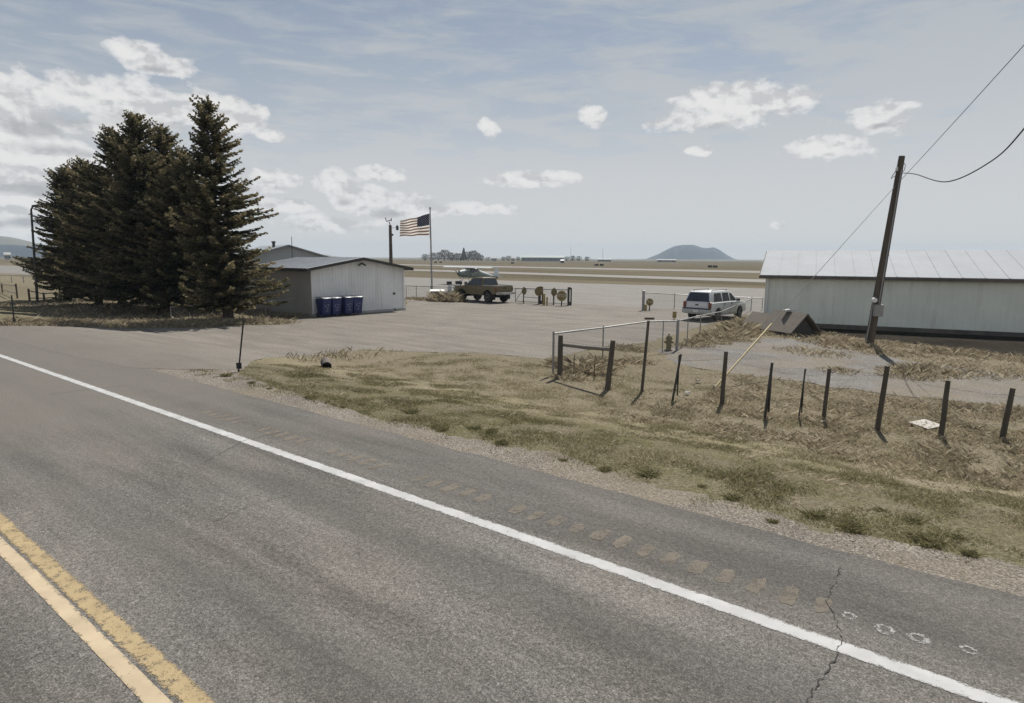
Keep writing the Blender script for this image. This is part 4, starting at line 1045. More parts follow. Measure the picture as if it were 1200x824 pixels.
# marker post at the tip of the verge, post at far left
def tpost(bx, by, tx, ty, rd, label):
    b = G(bx, by); t_ = VT(b, tx, ty); a_ = t_ - b; r = thing('marker_post', b, label, 'post')
    mb = MB(); mb.tube([b - a_ * .1, t_], rd * .55, 6); mb.box(b.lerp(t_, .5), (rd * 2, .012, a_.length), mat=a_.to_track_quat('Z', 'Y').to_matrix()); mb.build('stake', MT['black'], r, b)
    mb = MB(); mb.box(b + a_ * .12 + Vector((0, -.01, 0)), (.14, .012, .16)); mb.build('anchor_plate', MT['black'], r, b)
tpost(279.5, 436, 285.5, 374, .04, 'thin black marker post leaning at the tip of the grass verge')
b = G(17, 380.5); t_ = VT(b, 13.5, 346)
tpost(17, 380.5, 13.5, 346, .05, 'dark stake beside the driveway left of the spruces')
# low fence in front of the spruces
pts = [bt(201, 375, 360), bt(250, 375, 357), bt(312, 372.5, 354), bt(345, 370.5, 350)]
fence('pipe_rail_fence', 'sagging mesh fence with a pale pipe rail in front of the spruce trunks', [p for p, _ in pts], [z for _, z in pts], [(p, z, .028) for p, z in pts[:-1]], 0, rp=.022)
# rails far left
pts = [bt(3, 343, 332), bt(20.5, 350, 332.5), bt(35, 355, 338.5), bt(52, 353, 343), bt(66, 352, 342), bt(92, 350, 343)]
r = thing('timber_rail_fence', pts[0][0], 'grey timber rail fence in the dry grass left of the spruces', 'fence')
for p, z in pts: 
    mb = MB(); mb.tube([p - Vector((0, 0, .1)), p + Vector((0, 0, z))], .07, 8); mb.build('post', MT['wood'], r, pts[0][0])
for k in (0, 2, 3, 4):
    for fr in (.88, .35):
        mb = MB(); mb.tube([pts[k][0] + Vector((0, -.08, pts[k][1] * fr)), pts[k + 1][0] + Vector((0, -.08, pts[k + 1][1] * fr))], .04, 6); mb.build('rail', MT['rail'], r, pts[0][0])
pts = [bt(x, 331 + (x - 0) * .02, 322.5 + (x - 0) * .02) for x in (-60, -40, -20, 0, 14, 28, 42, 60, 80)]
fence('distant_mesh_fence', 'far grey mesh fence at the edge of the apron left of the spruces', [p for p, _ in pts], [z for _, z in pts], [(p, z, .05) for p, z in pts], 0, rp=.035)

# utility cabinet and fuel pumps by the flagpole
b = G(512.5, 352); cb = thing('utility_cabinet', b, 'grey utility cabinet with a slanted pale lid at the foot of the flagpole', 'cabinet', None, R(8))
mb = MB(); mb.box((0, 0, .4), (1.0, .8, .8)); mb.build('body', MT['steel'], cb, bevel=.02)
mb = MB(); mb.prism([(-.5, .8), (.5, .8), (.5, .95), (-.5, .84)], -.64, .64, lambda u, v, w: Vector((w, u, v))); mb.build('lid', MT['white'], cb)
mb = MB(); mb.box((.22, -.41, .4), (.46, .02, .6)); mb.build('door', MT['fascia'], cb)
for px, py, ty, lab in ((527, 351, 329.5, 'white fuel pump with a dark head between the flagpole and the pickup'), (537, 350, 329, 'pale fuel pump partly hidden by the front of the pickup')):
    b, z = bt(px, py, ty); r = thing('fuel_pump', b, lab, 'fuel pump', None, R(6))
    mb = MB(); mb.box((0, 0, z * .41), (.36, .34, z * .82)); mb.build('cabinet', MT['white'], r, bevel=.02)
    mb = MB(); mb.box((-.03, 0, z * .9), (.46, .36, z * .17)); mb.build('head', MT['black'], r, bevel=.02)
    mb = MB(); mb.tube([(.3, 0, z * .7), (.42, -.05, z * .5), (.4, -.08, z * .2), (.3, -.05, z * .35)], .025, 6); mb.build('hose', MT['cable'], r)

# ------------------------------------------------------------------ vehicles
def arch(cx, r, z0, n=9, down=True):
    """points of a wheel arch from front to rear along the sill at z0"""
    a0 = math.asin(min(1, max(-1, (z0 - r[1]) / r[0]))); out = []
    for k in range(n + 1):
        t = a0 + (PI - 2 * a0) * k / n; out.append((cx + r[0] * math.cos(t), r[1] + r[0] * math.sin(t)))
    return out
def wheel(parent, x, y, rad, wid, rimmat, name='wheel'):
    w = MB(); s_ = 1 if y > 0 else -1
    w.lathe([(rad * .6, -wid / 2), (rad * .9, -wid / 2), (rad, -wid * .32), (rad, wid * .32), (rad * .9, wid / 2), (rad * .6, wid / 2)], (x, y, rad), 28, 'Y'); o = w.build('wheel', MT['rubber'], parent, smooth=True)
    w = MB(); yo = y + s_ * wid * .5
    w.lathe([(rad * .6, -s_ * .05), (rad * .6, 0), (rad * .52, .005 * s_), (rad * .45, -s_ * .05), (rad * .2, -s_ * .03), (rad * .16, s_ * .02), (.01, s_ * .02)], (x, yo, rad), 24, 'Y')
    for k in range(5):
        t = 2 * PI * k / 5; w.box((x + math.cos(t) * rad * .34, yo - s_ * .015, rad + math.sin(t) * rad * .34), (rad * .36, .03, rad * .13), mat=Matrix.Rotation(-t, 3, 'Y'))
    w.build('rim', rimmat, o, smooth=True)
def green(mb, poly, w0, w1, zb, zt):
    """greenhouse: side outline with tumblehome"""
    def hw(z): return w0 + (w1 - w0) * (z - zb) / (zt - zb)
    n = len(poly); vs = [Vector((x, -hw(z), z)) for x, z in poly] + [Vector((x, hw(z), z)) for x, z in poly]
    mb.add(vs, [tuple(range(n - 1, -1, -1)), tuple(range(n, 2 * n))] + [(i, (i + 1) % n, n + (i + 1) % n, n + i) for i in range(n)])
    return hw
def sideglass(parent, poly, hw, name='side_window', mat=None):
    for s_ in (-1, 1):
        mb = MB(); vs = [Vector((x, s_ * (hw(z) + .008), z)) for x, z in poly] + [Vector((x, s_ * (hw(z) - .03), z)) for x, z in poly]; n = len(poly)
        mb.add(vs, [tuple(range(n)), tuple(range(2 * n - 1, n - 1, -1))] + [(i, (i + 1) % n, n + (i + 1) % n, n + i) for i in range(n)]); mb.build(name, mat or MT['glass'], parent)
def bodyshell(parent, poly, hw, mat, name='body', taper=.0):
    mb = MB(); n = len(poly)
    # three sections across so that the flanks bulge a little
    secs = [(-hw, .0), (-hw + .03, .045), (hw - .03, .045), (hw, .0)]
    zm = sum(z for _, z in poly) / n
    rings = []
    for y, g_ in ((-hw, .025), (-hw + .035, 0), (hw - .035, 0), (hw, .025)):
        o = len(mb.v); rings.append(o)
        for x, z in poly:
            mb.v.append(Vector((x * (1 - g_ * .8), y * (1 - taper * max(0, abs(x) - 1.6)), z - g_ * (1 if z > zm else -.2))))
    for a, b in zip(rings[:-1], rings[1:]):
        for i in range(n): j = (i + 1) % n; mb.f.append((a + i, a + j, b + j, b + i))
    mb.f.append(tuple(rings[0] + i for i in range(n - 1, -1, -1))); mb.f.append(tuple(rings[-1] + i for i in range(n)))
    return mb.build(name, mat, parent, smooth=True)

# white SUV ---- front is +X
c = G(838, 373.2)
suv = thing('parked_suv', (c.x, c.y, LOW + .012), 'white SUV parked by the hangar seen from its rear corner', 'car', None, R(45))
hwid = .93; rw = .37
poly = [(2.42, .45), (2.40, .78), (2.30, .98), (1.95, 1.06), (1.25, 1.12), (-2.36, 1.12), (-2.42, .8), (-2.4, .42)] + [(-2.0, .36)] + arch(-1.48, (.46, rw), .36)[::-1] + [(-.5, .32), (.6, .32)] + arch(1.47, (.46, rw), .36)[::-1] + [(2.05, .38)]
bodyshell(suv, poly, hwid, MT['suv'], taper=.035)
mb = MB(); hw = green(mb, [(1.3, 1.1), (.52, 1.72), (.2, 1.78), (-1.9, 1.79), (-2.16, 1.75), (-2.38, 1.1)], .87, .66, 1.1, 1.8); mb.build('cabin', MT['suv'], suv, smooth=True, bevel=.025)
sideglass(suv, [(1.02, 1.16), (.48, 1.62), (.24, 1.66), (.22, 1.16)], hw, 'front_window'); sideglass(suv, [(.1, 1.16), (.1, 1.67), (-.72, 1.68), (-.78, 1.16)], hw, 'rear_window'); sideglass(suv, [(-.92, 1.16), (-.88, 1.68), (-1.75, 1.66), (-1.95, 1.16)], hw, 'quarter_window')
mb = MB(); mb.add([(1.27, -.74, 1.16), (1.27, .74, 1.16), (.57, .6, 1.69), (.57, -.6, 1.69), (1.24, -.74, 1.12), (1.24, .74, 1.12), (.5, .6, 1.66), (.5, -.6, 1.66)], [(0, 1, 2, 3), (7, 6, 5, 4), (0, 4, 5, 1), (1, 5, 6, 2), (2, 6, 7, 3), (3, 7, 4, 0)]); mb.build('windscreen', MT['glass'], suv)
mb = MB(); mb.add([(-2.385, -.76, 1.18), (-2.385, .76, 1.18), (-2.215, .6, 1.7), (-2.215, -.6, 1.7), (-2.3, -.76, 1.18), (-2.3, .76, 1.18), (-2.12, .6, 1.7), (-2.12, -.6, 1.7)], [(0, 1, 2, 3), (7, 6, 5, 4), (0, 4, 5, 1), (1, 5, 6, 2), (2, 6, 7, 3), (3, 7, 4, 0)]); tw_ = mb.build('tailgate_window', MT['glass'], suv)
mb = MB(); mb.box((-2.4, .1, 1.28), (.02, .5, .025), mat=Matrix.Rotation(.2, 3, 'X')); mb.build('wiper', MT['black'], tw_)
mb = MB(); mb.box((-2.425, 0, .92), (.03, 1.3, .36)); tg = mb.build('tailgate', MT['suv'], suv, bevel=.012)
mb = MB(); mb.box((-2.45, 0, .98), (.03, .2, .07)); mb.build('handle', MT['black'], tg)
mb = MB(); mb.box((-2.46, 0, .6), (.22, 1.86, .26)); mb.build('rear_bumper', MT['suvlow'], suv, bevel=.04, smooth=True)
mb = MB(); mb.box((-2.47, 0, .755), (.2, 1.8, .06)); mb.build('bumper_step', MT['black'], suv, bevel=.015)
mb = MB(); mb.box((-2.575, 0, .6), (.015, .32, .15)); mb.build('licence_plate', MT['white'], suv)
for s_ in (-1, 1):
    mb = MB(); mb.box((-2.4, s_ * .83, .98), (.1, .18, .36)); mb.build('tail_lamp', MT['taillight'], suv, bevel=.02)
    mb = MB(); mb.box((2.33, s_ * .68, .84), (.12, .36, .16)); mb.build('headlight', MT['headlight'], suv, bevel=.03)
    mb = MB(); mb.box((.98, s_ * 1.0, 1.2), (.12, .22, .16)); mb.build('side_mirror', MT['black'], suv, bevel=.03)
    for x in (.28, -.68):
        mb = MB(); mb.box((x, s_ * .935, 1.0), (.2, .03, .045)); mb.build('door_handle', MT['black'], suv)
    mb = MB(); mb.tube([(.1, s_ * .6, 1.84), (-1.8, s_ * .6, 1.84)], .018, 6); mb.box((.1, s_ * .6, 1.81), (.06, .03, .06)); mb.box((-1.8, s_ * .6, 1.81), (.06, .03, .06)); mb.build('roof_rail', MT['black'], suv)
    mb = MB(); mb.box((0, s_ * .92, .38), (2.0, .05, .12)); mb.build('sill', MT['suvlow'], suv)
    for x in (.17, -.82): 
        mb = MB(); mb.box((x, s_ * .932, .75), (.012, .006, .7)); mb.build('door_gap', MT['black'], suv)
mb = MB(); mb.box((2.43, 0, .6), (.12, 1.7, .26)); mb.build('front_bumper', MT['suvlow'], suv, bevel=.04)
mb = MB(); mb.box((2.37, 0, .86), (.06, .9, .16)); mb.build('grille', MT['black'], suv)
mb = MB(); mb.box((0, 0, .4), (4.2, 1.5, .16)); mb.build('underbody', MT['black'], suv)
for x in (1.47, -1.48):
    for s_ in (-1, 1): wheel(suv, x, s_ * .8, rw, .25, MT['rim'])

# brown pickup ---- front is +X
a, b_ = G(572, 355), G(538, 353)                   # near rear and near front wheel contacts
dw = (b_ - a).to_2d(); dw = Vector((-.72, .69)); rz = math.atan2(dw.y, dw.x)
# near side is the left flank (y > 0 after rotation points to camera-left)
wb = 3.0; rw = .43; tx = .82
rear = Vector((a.x, a.y)); lat = Vector((-dw.y, dw.x)); cen = rear + dw.normalized() * (wb / 2) - lat.normalized() * tx
pk = thing('pickup_truck', (cen.x, cen.y, LOW + .012), 'dusty brown pickup truck with raised suspension parked at the gate', 'truck', None, rz)
hwid = .95; zs = .62
poly = [(2.36, .72), (2.37, 1.0), (2.25, 1.2), (.95, 1.27), (-2.32, 1.27), (-2.34, .75), (-2.2, .7)] + arch(-1.5, (.54, rw + .04), zs)[::-1] + [(-.6, zs - .04), (.6, zs - .04)] + arch(1.5, (.54, rw + .04), zs)[::-1] + [(2.15, .66)]
bodyshell(pk, poly, hwid, MT['brown'], taper=.02)
mb = MB(); hw = green(mb, [(1.08, 1.25), (.38, 1.86), (.15, 1.9), (-.75, 1.9), (-.88, 1.25)], .89, .7, 1.25, 1.9); mb.build('cab', MT['brown'], pk, smooth=True, bevel=.03)
sideglass(pk, [(.86, 1.32), (.36, 1.77), (-.0, 1.8), (-.1, 1.8), (-.1, 1.32)], hw, 'door_window'); sideglass(pk, [(-.18, 1.32), (-.18, 1.8), (-.66, 1.8), (-.74, 1.32)], hw, 'cab_window')
mb = MB(); mb.add([(1.07, -.78, 1.3), (1.07, .78, 1.3), (.42, .64, 1.84), (.42, -.64, 1.84), (1.0, -.78, 1.26), (1.0, .78, 1.26), (.36, .64, 1.8), (.36, -.64, 1.8)], [(0, 1, 2, 3), (7, 6, 5, 4), (0, 4, 5, 1), (1, 5, 6, 2), (2, 6, 7, 3), (3, 7, 4, 0)]); mb.build('windscreen', MT['glass'], pk)
mb = MB(); mb.add([(-.885, -.74, 1.34), (-.885, .74, 1.34), (-.79, .62, 1.8), (-.79, -.62, 1.8), (-.83, -.74, 1.34), (-.83, .74, 1.34), (-.73, .62, 1.8), (-.73, -.62, 1.8)], [(0, 1, 2, 3), (7, 6, 5, 4), (0, 4, 5, 1), (1, 5, 6, 2), (2, 6, 7, 3), (3, 7, 4, 0)]); mb.build('rear_window', MT['glass'], pk)
mb = MB(); mb.box((-1.63, 0, 1.272), (1.36, 1.62, .01)); mb.build('bed_opening', MT['black'], pk)
for s_ in (-1, 1):
    mb = MB(); mb.box((-1.63, s_ * .89, 1.3), (1.42, .1, .07)); mb.build('bed_rail', MT['steel'], pk, bevel=.01)
mb = MB(); mb.box((-2.37, 0, 1.06), (.06, 1.72, .5)); tg = mb.build('tailgate', MT['tail'], pk, bevel=.015)
mb = MB(); mb.box((-2.41, 0, 1.14), (.03, .26, .08)); mb.build('handle', MT['black'], tg)
mb = MB(); mb.box((-2.5, 0, .73), (.2, 1.9, .17)); mb.build('rear_bumper', MT['chrome'], pk, bevel=.02)
mb = MB(); mb.box((2.42, 0, .78), (.16, 1.9, .2)); mb.build('front_bumper', MT['chrome'], pk, bevel=.02)
mb = MB(); mb.box((2.38, 0, 1.02), (.05, 1.2, .24)); mb.build('grille', MT['black'], pk)
mb = MB(); mb.box((0, 0, .58), (4.3, .95, .14)); mb.build('chassis', MT['black'], pk)
mb = MB()
for x in (1.5, -1.5): mb.tube([(x, -.75, rw), (x, .75, rw)], .07, 8)
mb.build('axle', MT['black'], pk)
for s_ in (-1, 1):
    mb = MB(); mb.box((-2.35, s_ * .885, 1.06), (.06, .1, .36)); mb.build('tail_lamp', MT['taillight'], pk)
    mb = MB(); mb.box((2.36, s_ * .76, 1.02), (.08, .3, .2)); mb.build('headlight', MT['headlight'], pk)
    mb = MB(); mb.box((.78, s_ * 1.1, 1.4), (.1, .24, .28)); mb.tube([(.8, s_ * .9, 1.34), (.8, s_ * 1.0, 1.4)], .02, 6); mb.build('side_mirror', MT['chrome'], pk)
    mb = MB(); mb.box((-.02, s_ * .955, 1.12), (.18, .03, .05)); mb.build('door_handle', MT['chrome'], pk)
    for x in (.95, -.2, -.9):
        mb = MB(); mb.box((x, s_ * .953, .95), (.012, .006, .58)); mb.build('door_gap', MT['black'], pk)
    mb = MB(); mb.box((-2.05, s_ * .8, .45), (.02, .3, .4)); mb.build('mud_flap', MT['rubber'], pk)
for x in (1.5, -1.5):
    for s_ in (-1, 1): wheel(pk, x, s_ * tx, rw, .28, MT['drim'])

pk.scale = (1.1, 1.1, 1.1)
# parked light aeroplane on the apron behind the pickup (nose to the left and towards us)
c = AT(552, 318, 86); c.z = LOW
pl = thing('light_aeroplane', c, 'small high-wing aeroplane parked on the apron behind the pickup', 'aeroplane', None, R(180 + 42))
def ell(mb, secs, n=14):
    o = len(mb.v)
    for x, zc, ry, rz_ in secs:
        for k in range(n): t = 2 * PI * k / n; mb.v.append(Vector((x, ry * math.cos(t), zc + rz_ * math.sin(t))))
    for i in range(len(secs) - 1):
        for k in range(n): k2 = (k + 1) % n; mb.f.append((o + i * n + k, o + i * n + k2, o + (i + 1) * n + k2, o + (i + 1) * n + k))
    mb.f.append(tuple(o + k for k in range(n))); q_ = o + (len(secs) - 1) * n; mb.f.append(tuple(q_ + k for k in range(n)))
mb = MB(); ell(mb, [(2.2, 1.62, .2, .2), (2.05, 1.6, .4, .42), (1.2, 1.58, .5, .52), (.6, 1.66, .55, .66), (-.6, 1.66, .54, .66), (-1.4, 1.48, .42, .5), (-3.0, 1.18, .24, .3), (-4.6, .95, .1, .17), (-4.9, .92, .05, .12)]); mb.build('fuselage', MT['plane_green'], pl, smooth=True)
mb = MB(); ell(mb, [(1.9, 1.86, .3, .2), (.9, 1.98, .42, .26), (.5, 2.1, .5, .24), (-.8, 2.1, .48, .24), (-1.8, 1.72, .32, .24), (-4.0, 1.18, .12, .12)]); mb.build('upper_fuselage', MT['plane_white'], pl, smooth=True)
mb = MB(); prof = [(.85, 0), (.75, .09), (.4, .15), (-.2, .12), (-.75, .02), (-.75, 0)]
mb.prism(prof, -5.4, 5.4, lambda u, v, w: Vector((u + .1, w, 2.36 + v + abs(w) * .012))); mb.build('wing', MT['plane_white'], pl, smooth=True)
for s_ in (-1, 1):
    mb = MB(); mb.tube([(.3, s_ * .5, 1.3), (.3, s_ * 2.7, 2.36)], .04, 6); mb.build('wing_strut', MT['plane_white'], pl)
    mb = MB(); mb.tube([(.9, s_ * .35, 1.2), (1.0, s_ * 1.1, .35)], [.06, .04], 6); mb.build('gear_leg', MT['plane_white'], pl)
    mb = MB(); mb.lathe([(.1, -.09), (.29, -.09), (.32, 0), (.29, .09), (.1, .09)], (1.0, s_ * 1.16, .32), 18, 'Y'); mb.build('wheel', MT['rubber'], pl, smooth=True)
    mb = MB(); mb.add([(.55, s_ * .565, 1.8), (.55, s_ * .5, 2.28), (-.9, s_ * .49, 2.26), (-1.1, s_ * .49, 1.86)], [(0, 1, 2, 3)]); 
    o = mb.build('cabin_window', MT['glass'], pl); sol = o.modifiers.new('thickness', 'SOLIDIFY'); sol.thickness = .02; sol.offset = 0
mb = MB(); mb.prism([(-3.9, 1.1), (-4.9, .95), (-5.05, 2.2), (-4.55, 2.3)], -.04, .04, lambda u, v, w: Vector((u, w, v))); mb.build('tail_fin', MT['plane_white'], pl)
mb = MB(); mb.prism([(-4.0, -1.6), (-4.8, -1.7), (-4.9, 0), (-4.8, 1.7), (-4.0, 1.6), (-3.8, 0)], 1.12, 1.18, lambda u, v, w: Vector((u, v, w))); mb.build('tailplane', MT['plane_green'], pl)
mb = MB(); mb.box((2.28, 0, 1.62), (.04, .14, 1.9), mat=Matrix.Rotation(.9, 3, 'X')); mb.lathe([(.14, 0), (.12, .12), (.02, .26)], (2.2, 0, 1.62), 12, 'X'); mb.build('propeller', MT['black'], pl)
mb = MB(); mb.add([(1.12, -.4, 1.9), (1.12, .4, 1.9), (.6, .48, 2.34), (.6, -.48, 2.34)], [(0, 1, 2, 3)]); o = mb.build('windscreen', MT['glass'], pl); sol = o.modifiers.new('thickness', 'SOLIDIFY'); sol.thickness = .02
mb = MB(); mb.lathe([(.03, -.04), (.1, -.04), (.1, .04), (.03, .04)], (-4.75, 0, .1), 12, 'Y'); mb.tube([(-4.75, 0, .12), (-4.6, 0, .85)], .03, 6); mb.build('tail_wheel', MT['rubber'], pl)

# ------------------------------------------------------------------ odds and ends on the ground
b = G(383, 431.5); cv = thing('culvert_pipe', b, 'rusty grey culvert end poking out of the verge by the lot', 'pipe')
mb = MB(); ax2 = Vector((.35, -.93, -.12)).normalized(); 
for k in range(7):
    o0 = b + Vector((0, 0, .05)) - ax2 * (.08 * k); mb.tube([o0, o0 - ax2 * .04, o0 - ax2 * .08], [.15, .162, .15], 16, False)
mb.build('barrel', MT['oldtrim'], cv, b, smooth=True)
mb = MB(); o0 = b + Vector((0, 0, .05)); mb.tube([o0 - ax2 * .2, o0 - ax2 * .19], .145, 16); mb.build('dark_mouth', MT['black'], cv, b)
b = G(1085, 500); mb = MB(); m_ = Matrix.Rotation(R(28), 3, 'Z') @ Matrix.Rotation(R(7), 3, 'X'); mb.box(b + Vector((0, 0, .06)), (.62, .42, .015), mat=m_)
tag(mb.build('plywood_board', MT['ply'], None, b), 'flat pale board lying in the dry grass by the fence', 'board')
for px, py, lab in ((818, 449, 'white scrap of paper in the dry grass beyond the fence posts'), (937, 398, 'small white scrap on the gravel before the shelters'), (805, 463, 'tiny pale scrap of litter by the third fence post')):
    b = G(px, py); mb = MB(); rr = random.Random(px); n_ = 5; vs = [b + Vector((.035 * (i - 2) + rr.uniform(-.03, .03), .03 * (j - 2) + rr.uniform(-.02, .02), .05 + rr.uniform(0, .07))) for i in range(n_) for j in range(n_)]
    mb.add(vs, [(i * n_ + j, i * n_ + j + 1, (i + 1) * n_ + j + 1, (i + 1) * n_ + j) for i in range(n_ - 1) for j in range(n_ - 1)]); tag(mb.build('paper_scrap', MT['paper'], None, b), lab, 'litter')

# ------------------------------------------------------------------ far side of the airfield
def bush(px, py, ty, half, label, seed, conif=False, dist=760, dark=False):
    b = AT(px, py, dist); b.z = LOW; t_ = VT(b, px, ty); h_ = t_.z - LOW; r_ = half / F * dist
    root = thing('far_spruce' if conif else 'far_tree' if dark else 'far_bush', b, label, 'tree', None if conif or dark else 'bare bushes across the airfield')
    g_ = np.random.default_rng(seed); n = 420 if not conif else 700
    u = g_.random(n); a = g_.uniform(0, 2 * PI, n)
    if conif: z = h_ * (.08 + .92 * u); rr = r_ * (1 - u) * np.sqrt(g_.random(n)) + .1
    else: 
        z = h_ * (.12 + .88 * u ** .8); rr = r_ * np.sqrt(g_.random(n)) * np.sqrt(np.clip(1 - ((u - .45) / .6) ** 2, .05, 1)) * (1 + .25 * np.sin(a * 3 + seed))
    P = np.stack([rr * np.cos(a), rr * np.sin(a), z], 1); D = np.stack([np.cos(a) * .5, np.sin(a) * .5, np.full(n, -.2 if conif else .9)], 1) * (h_ * .16); sd = np.cross(D, g_.normal(0, 1, (n, 3))); sd /= np.linalg.norm(sd, axis=1)[:, None]; sd *= h_ * (.04 if conif else .022)
    co = np.stack([P - D * .5, P + sd, P + D * .5, P - sd], 1).reshape(-1, 3); f = (np.arange(n) * 4)[:, None] + np.arange(4)[None]
    mb = MB(); mb.tube([(0, 0, -.3), (0, 0, h_ * .5), (0, 0, h_ * .9)], [h_ * .03, h_ * .02, .05], 6)
    for k in range(6 if not conif else 0):
        t = k * 1.05; mb.tube([(0, 0, h_ * .12), (math.cos(t) * r_ * .35, math.sin(t) * r_ * .35, h_ * .45), (math.cos(t) * r_ * .6, math.sin(t) * r_ * .6, h_ * .8)], [h_ * .02, h_ * .012, .04], 5)
    mb.build('trunk', MT['bark'], root); fast_mesh('crown', co, f, MT['needle' if conif or dark else 'bare'], np.clip(g_.normal(.4, .2, n), 0, 1), parent=root)
bl = 'bare grey brown bush in the clump across the airfield right of the flag'
for k, (px, ty, hf) in enumerate([(498, 298, 5), (507, 296.5, 5), (514, 296, 6), (521, 293, 7), (528, 296, 6), (535, 297, 6), (549, 295, 6), (555, 294, 6), (560, 297, 5), (564, 299, 4), (540, 297, 6), (530, 299, 6)]):
    bush(px, 305, ty, hf, bl, 40 + k)
bush(543.5, 305, 290.5, 4.5, 'single dark spruce rising out of the bare bushes across the airfield', 60, True)
for k, (px, ty, hf, lab) in enumerate([(572, 301.5, 4, 'small dark tree just right of the far bush clump'), (590, 301, 3.5, 'dark tree left of the far long building'), (596, 300, 4, 'dark tree at the left end of the far long building'), (607, 301, 3, 'low dark tree against the far long building'),
                                      (664, 301, 4, 'dark tree at the right end of the far long building'), (671, 300, 4, 'darkest tree right of the far long building'), (678, 300.5, 4, 'dark tree beside the far mast'), (688, 301, 3.5, 'outermost dark tree right of the far long building')]):
    bush(px, 305.8, ty, hf, lab, 70 + k, False, 900, True)
def far_block(px0, px1, py, ty, dist, label, roofm, wallm, dep=14, name='far_building'):
    a, c = AT(px0, py, dist), AT(px1, py, dist); a.z = c.z = LOW; d_, n_ = frame_of(a, c); w_ = (c - a).length; z = VT(a, px0, ty).z
    r = thing(name, a, label, 'building')
    mb = MB(); mb.prism([(0, LOW - .5), (dep, LOW - .5), (dep, z * .62), (dep / 2, z - .1), (0, z * .62)], 0, w_, lambda u, v, w: P3(a, d_, n_, w, u, v)); wl = mb.build('wall', wallm, r, a)
    mb = MB()
    for s0_, s1_ in ((-.6, dep / 2), (dep + .6, dep / 2)): mb.prism([(s0_, z * .6), (s1_, z), (s1_, z + .25), (s0_, z * .6 + .25)], -.5, w_ + .5, lambda u, v, w: P3(a, d_, n_, w, u, v))
    mb.build('roof', roofm, r, a)
    for k in range(max(2, min(12, int(w_ / 7)))):
        mb = MB(); mb.box(P3(a, d_, n_, w_ * (k + .5) / max(2, min(12, int(w_ / 7))), -.03, z * .28), (1.8, .08, 1.6), math.atan2(d_.y, d_.x)); mb.build('window', MT['fascia'], r, a)
far_block(611, 661, 305.8, 299.5, 880, 'long low building with a pale green roof across the airfield', MT['farroof'], MT['farwall'])
far_block(576, 582, 305.5, 301.5, 870, 'small white building right of the far bush clump', MT['farpale'], MT['farpale'], 7)
far_block(599, 603, 305.6, 301.5, 870, 'tiny white shed between dark trees across the airfield', MT['farpale'], MT['farpale'], 6)
far_block(657.5, 660.5, 308, 304.5, 500, 'tiny white hut out on the airfield before the long building', MT['white'], MT['white'], 3)
far_block(700, 716, 306, 303.2, 950, 'faint low building right of the far masts', MT['farroof'], MT['farwall'], 8)
far_block(770, 792, 306.2, 304, 900, 'low pale building at the foot of the far butte', MT['farpale'], MT['farwall'], 8)
far_block(5, 12, 298, 296, 700, 'tiny pale farm building below the left hills', MT['farpale'], MT['farpale'], 6)
for px, ty, lab in ((669, 290, 'thin mast left of two across the airfield'), (706.5, 290.5, 'thin mast right of two across the airfield')):
    b = AT(px, 305.5, 850); b.z = LOW; t_ = VT(b, px, ty); mb = MB(); mb.tube([b, t_], [.22, .1], 6); mb.box(t_, (.8, .2, .2)); tag(mb.build('far_mast', MT['dsteel'], None, b), lab, 'mast')
for k, (px, py) in enumerate([(510.5, 308.6), (516.5, 308.4), (600.5, 309.6), (699, 312.3), (705, 312.3), (832, 314.2), (838, 314.4)]):
    b = G(px, py); r = thing('airfield_marker', b, 'small dark marker board standing beside the far runway', 'marker', 'marker boards beside the runway')
    mb = MB(); mb.box((0, 0, .75), (2.0, .2, .9)); mb.build('panel', MT['black'], r); mb = MB(); mb.box((-.7, 0, .2), (.1, .1, .5)); mb.box((.7, 0, .2), (.1, .1, .5)); mb.build('leg', MT['dsteel'], r)

# hills: real ridges far off, with depth
def ridge(name, prof, dist, depth, mat, jag, seed):
    mb = MB(); P = []
    xs = np.linspace(prof[0][0], prof[-1][0], 90); ys = np.interp(xs, [p[0] for p in prof], [p[1] for p in prof])
    rows = 15
    for i in range(rows):
        q = i / (rows - 1); env = math.sin(q * PI) ** 1.1
        for x, y in zip(xs, ys):
            dd = dist + depth * (q - .5); top_ = AT(x, y, dist); base = AT(x, 303, dd)
            hgt = max(0, top_.z - LOW)
            spur = 1 + jag * mnoise.fractal(Vector((x * .09, q * 5, seed)), 1, 2, 4) * (1 - abs(2 * q - 1) ** 4 * .0) * (0 if abs(q - .5) < .01 else 1)
            P.append(Vector((base.x, base.y, LOW - 2 + (hgt + 2) * env * min(1.0, max(.1, spur)))))
    mb.v = P; n_ = len(xs)
    mb.f = [(i * n_ + j, i * n_ + j + 1, (i + 1) * n_ + j + 1, (i + 1) * n_ + j) for i in range(rows - 1) for j in range(n_ - 1)]
    o = mb.build(name, mat, smooth=True); return tag(o, kind='structure')
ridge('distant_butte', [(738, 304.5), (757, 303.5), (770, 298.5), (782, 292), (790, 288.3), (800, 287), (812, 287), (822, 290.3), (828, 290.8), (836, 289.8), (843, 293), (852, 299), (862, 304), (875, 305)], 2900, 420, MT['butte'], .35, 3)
ridge('low_hills', [(-420, 270), (-200, 276), (-100, 273), (-40, 278), (0, 276.5), (12, 277.5), (25, 280), (40, 284), (60, 288), (110, 293), (200, 297), (330, 300.5), (368, 298.5), (378, 297.8), (395, 301), (420, 302.5)], 2600, 500, MT['hill'], .3, 5)
ridge('wooded_hill', [(-420, 284), (-100, 285), (0, 286.5), (20, 287), (45, 289), (80, 295), (130, 300)], 1700, 260, MT['butte'], .15, 8)
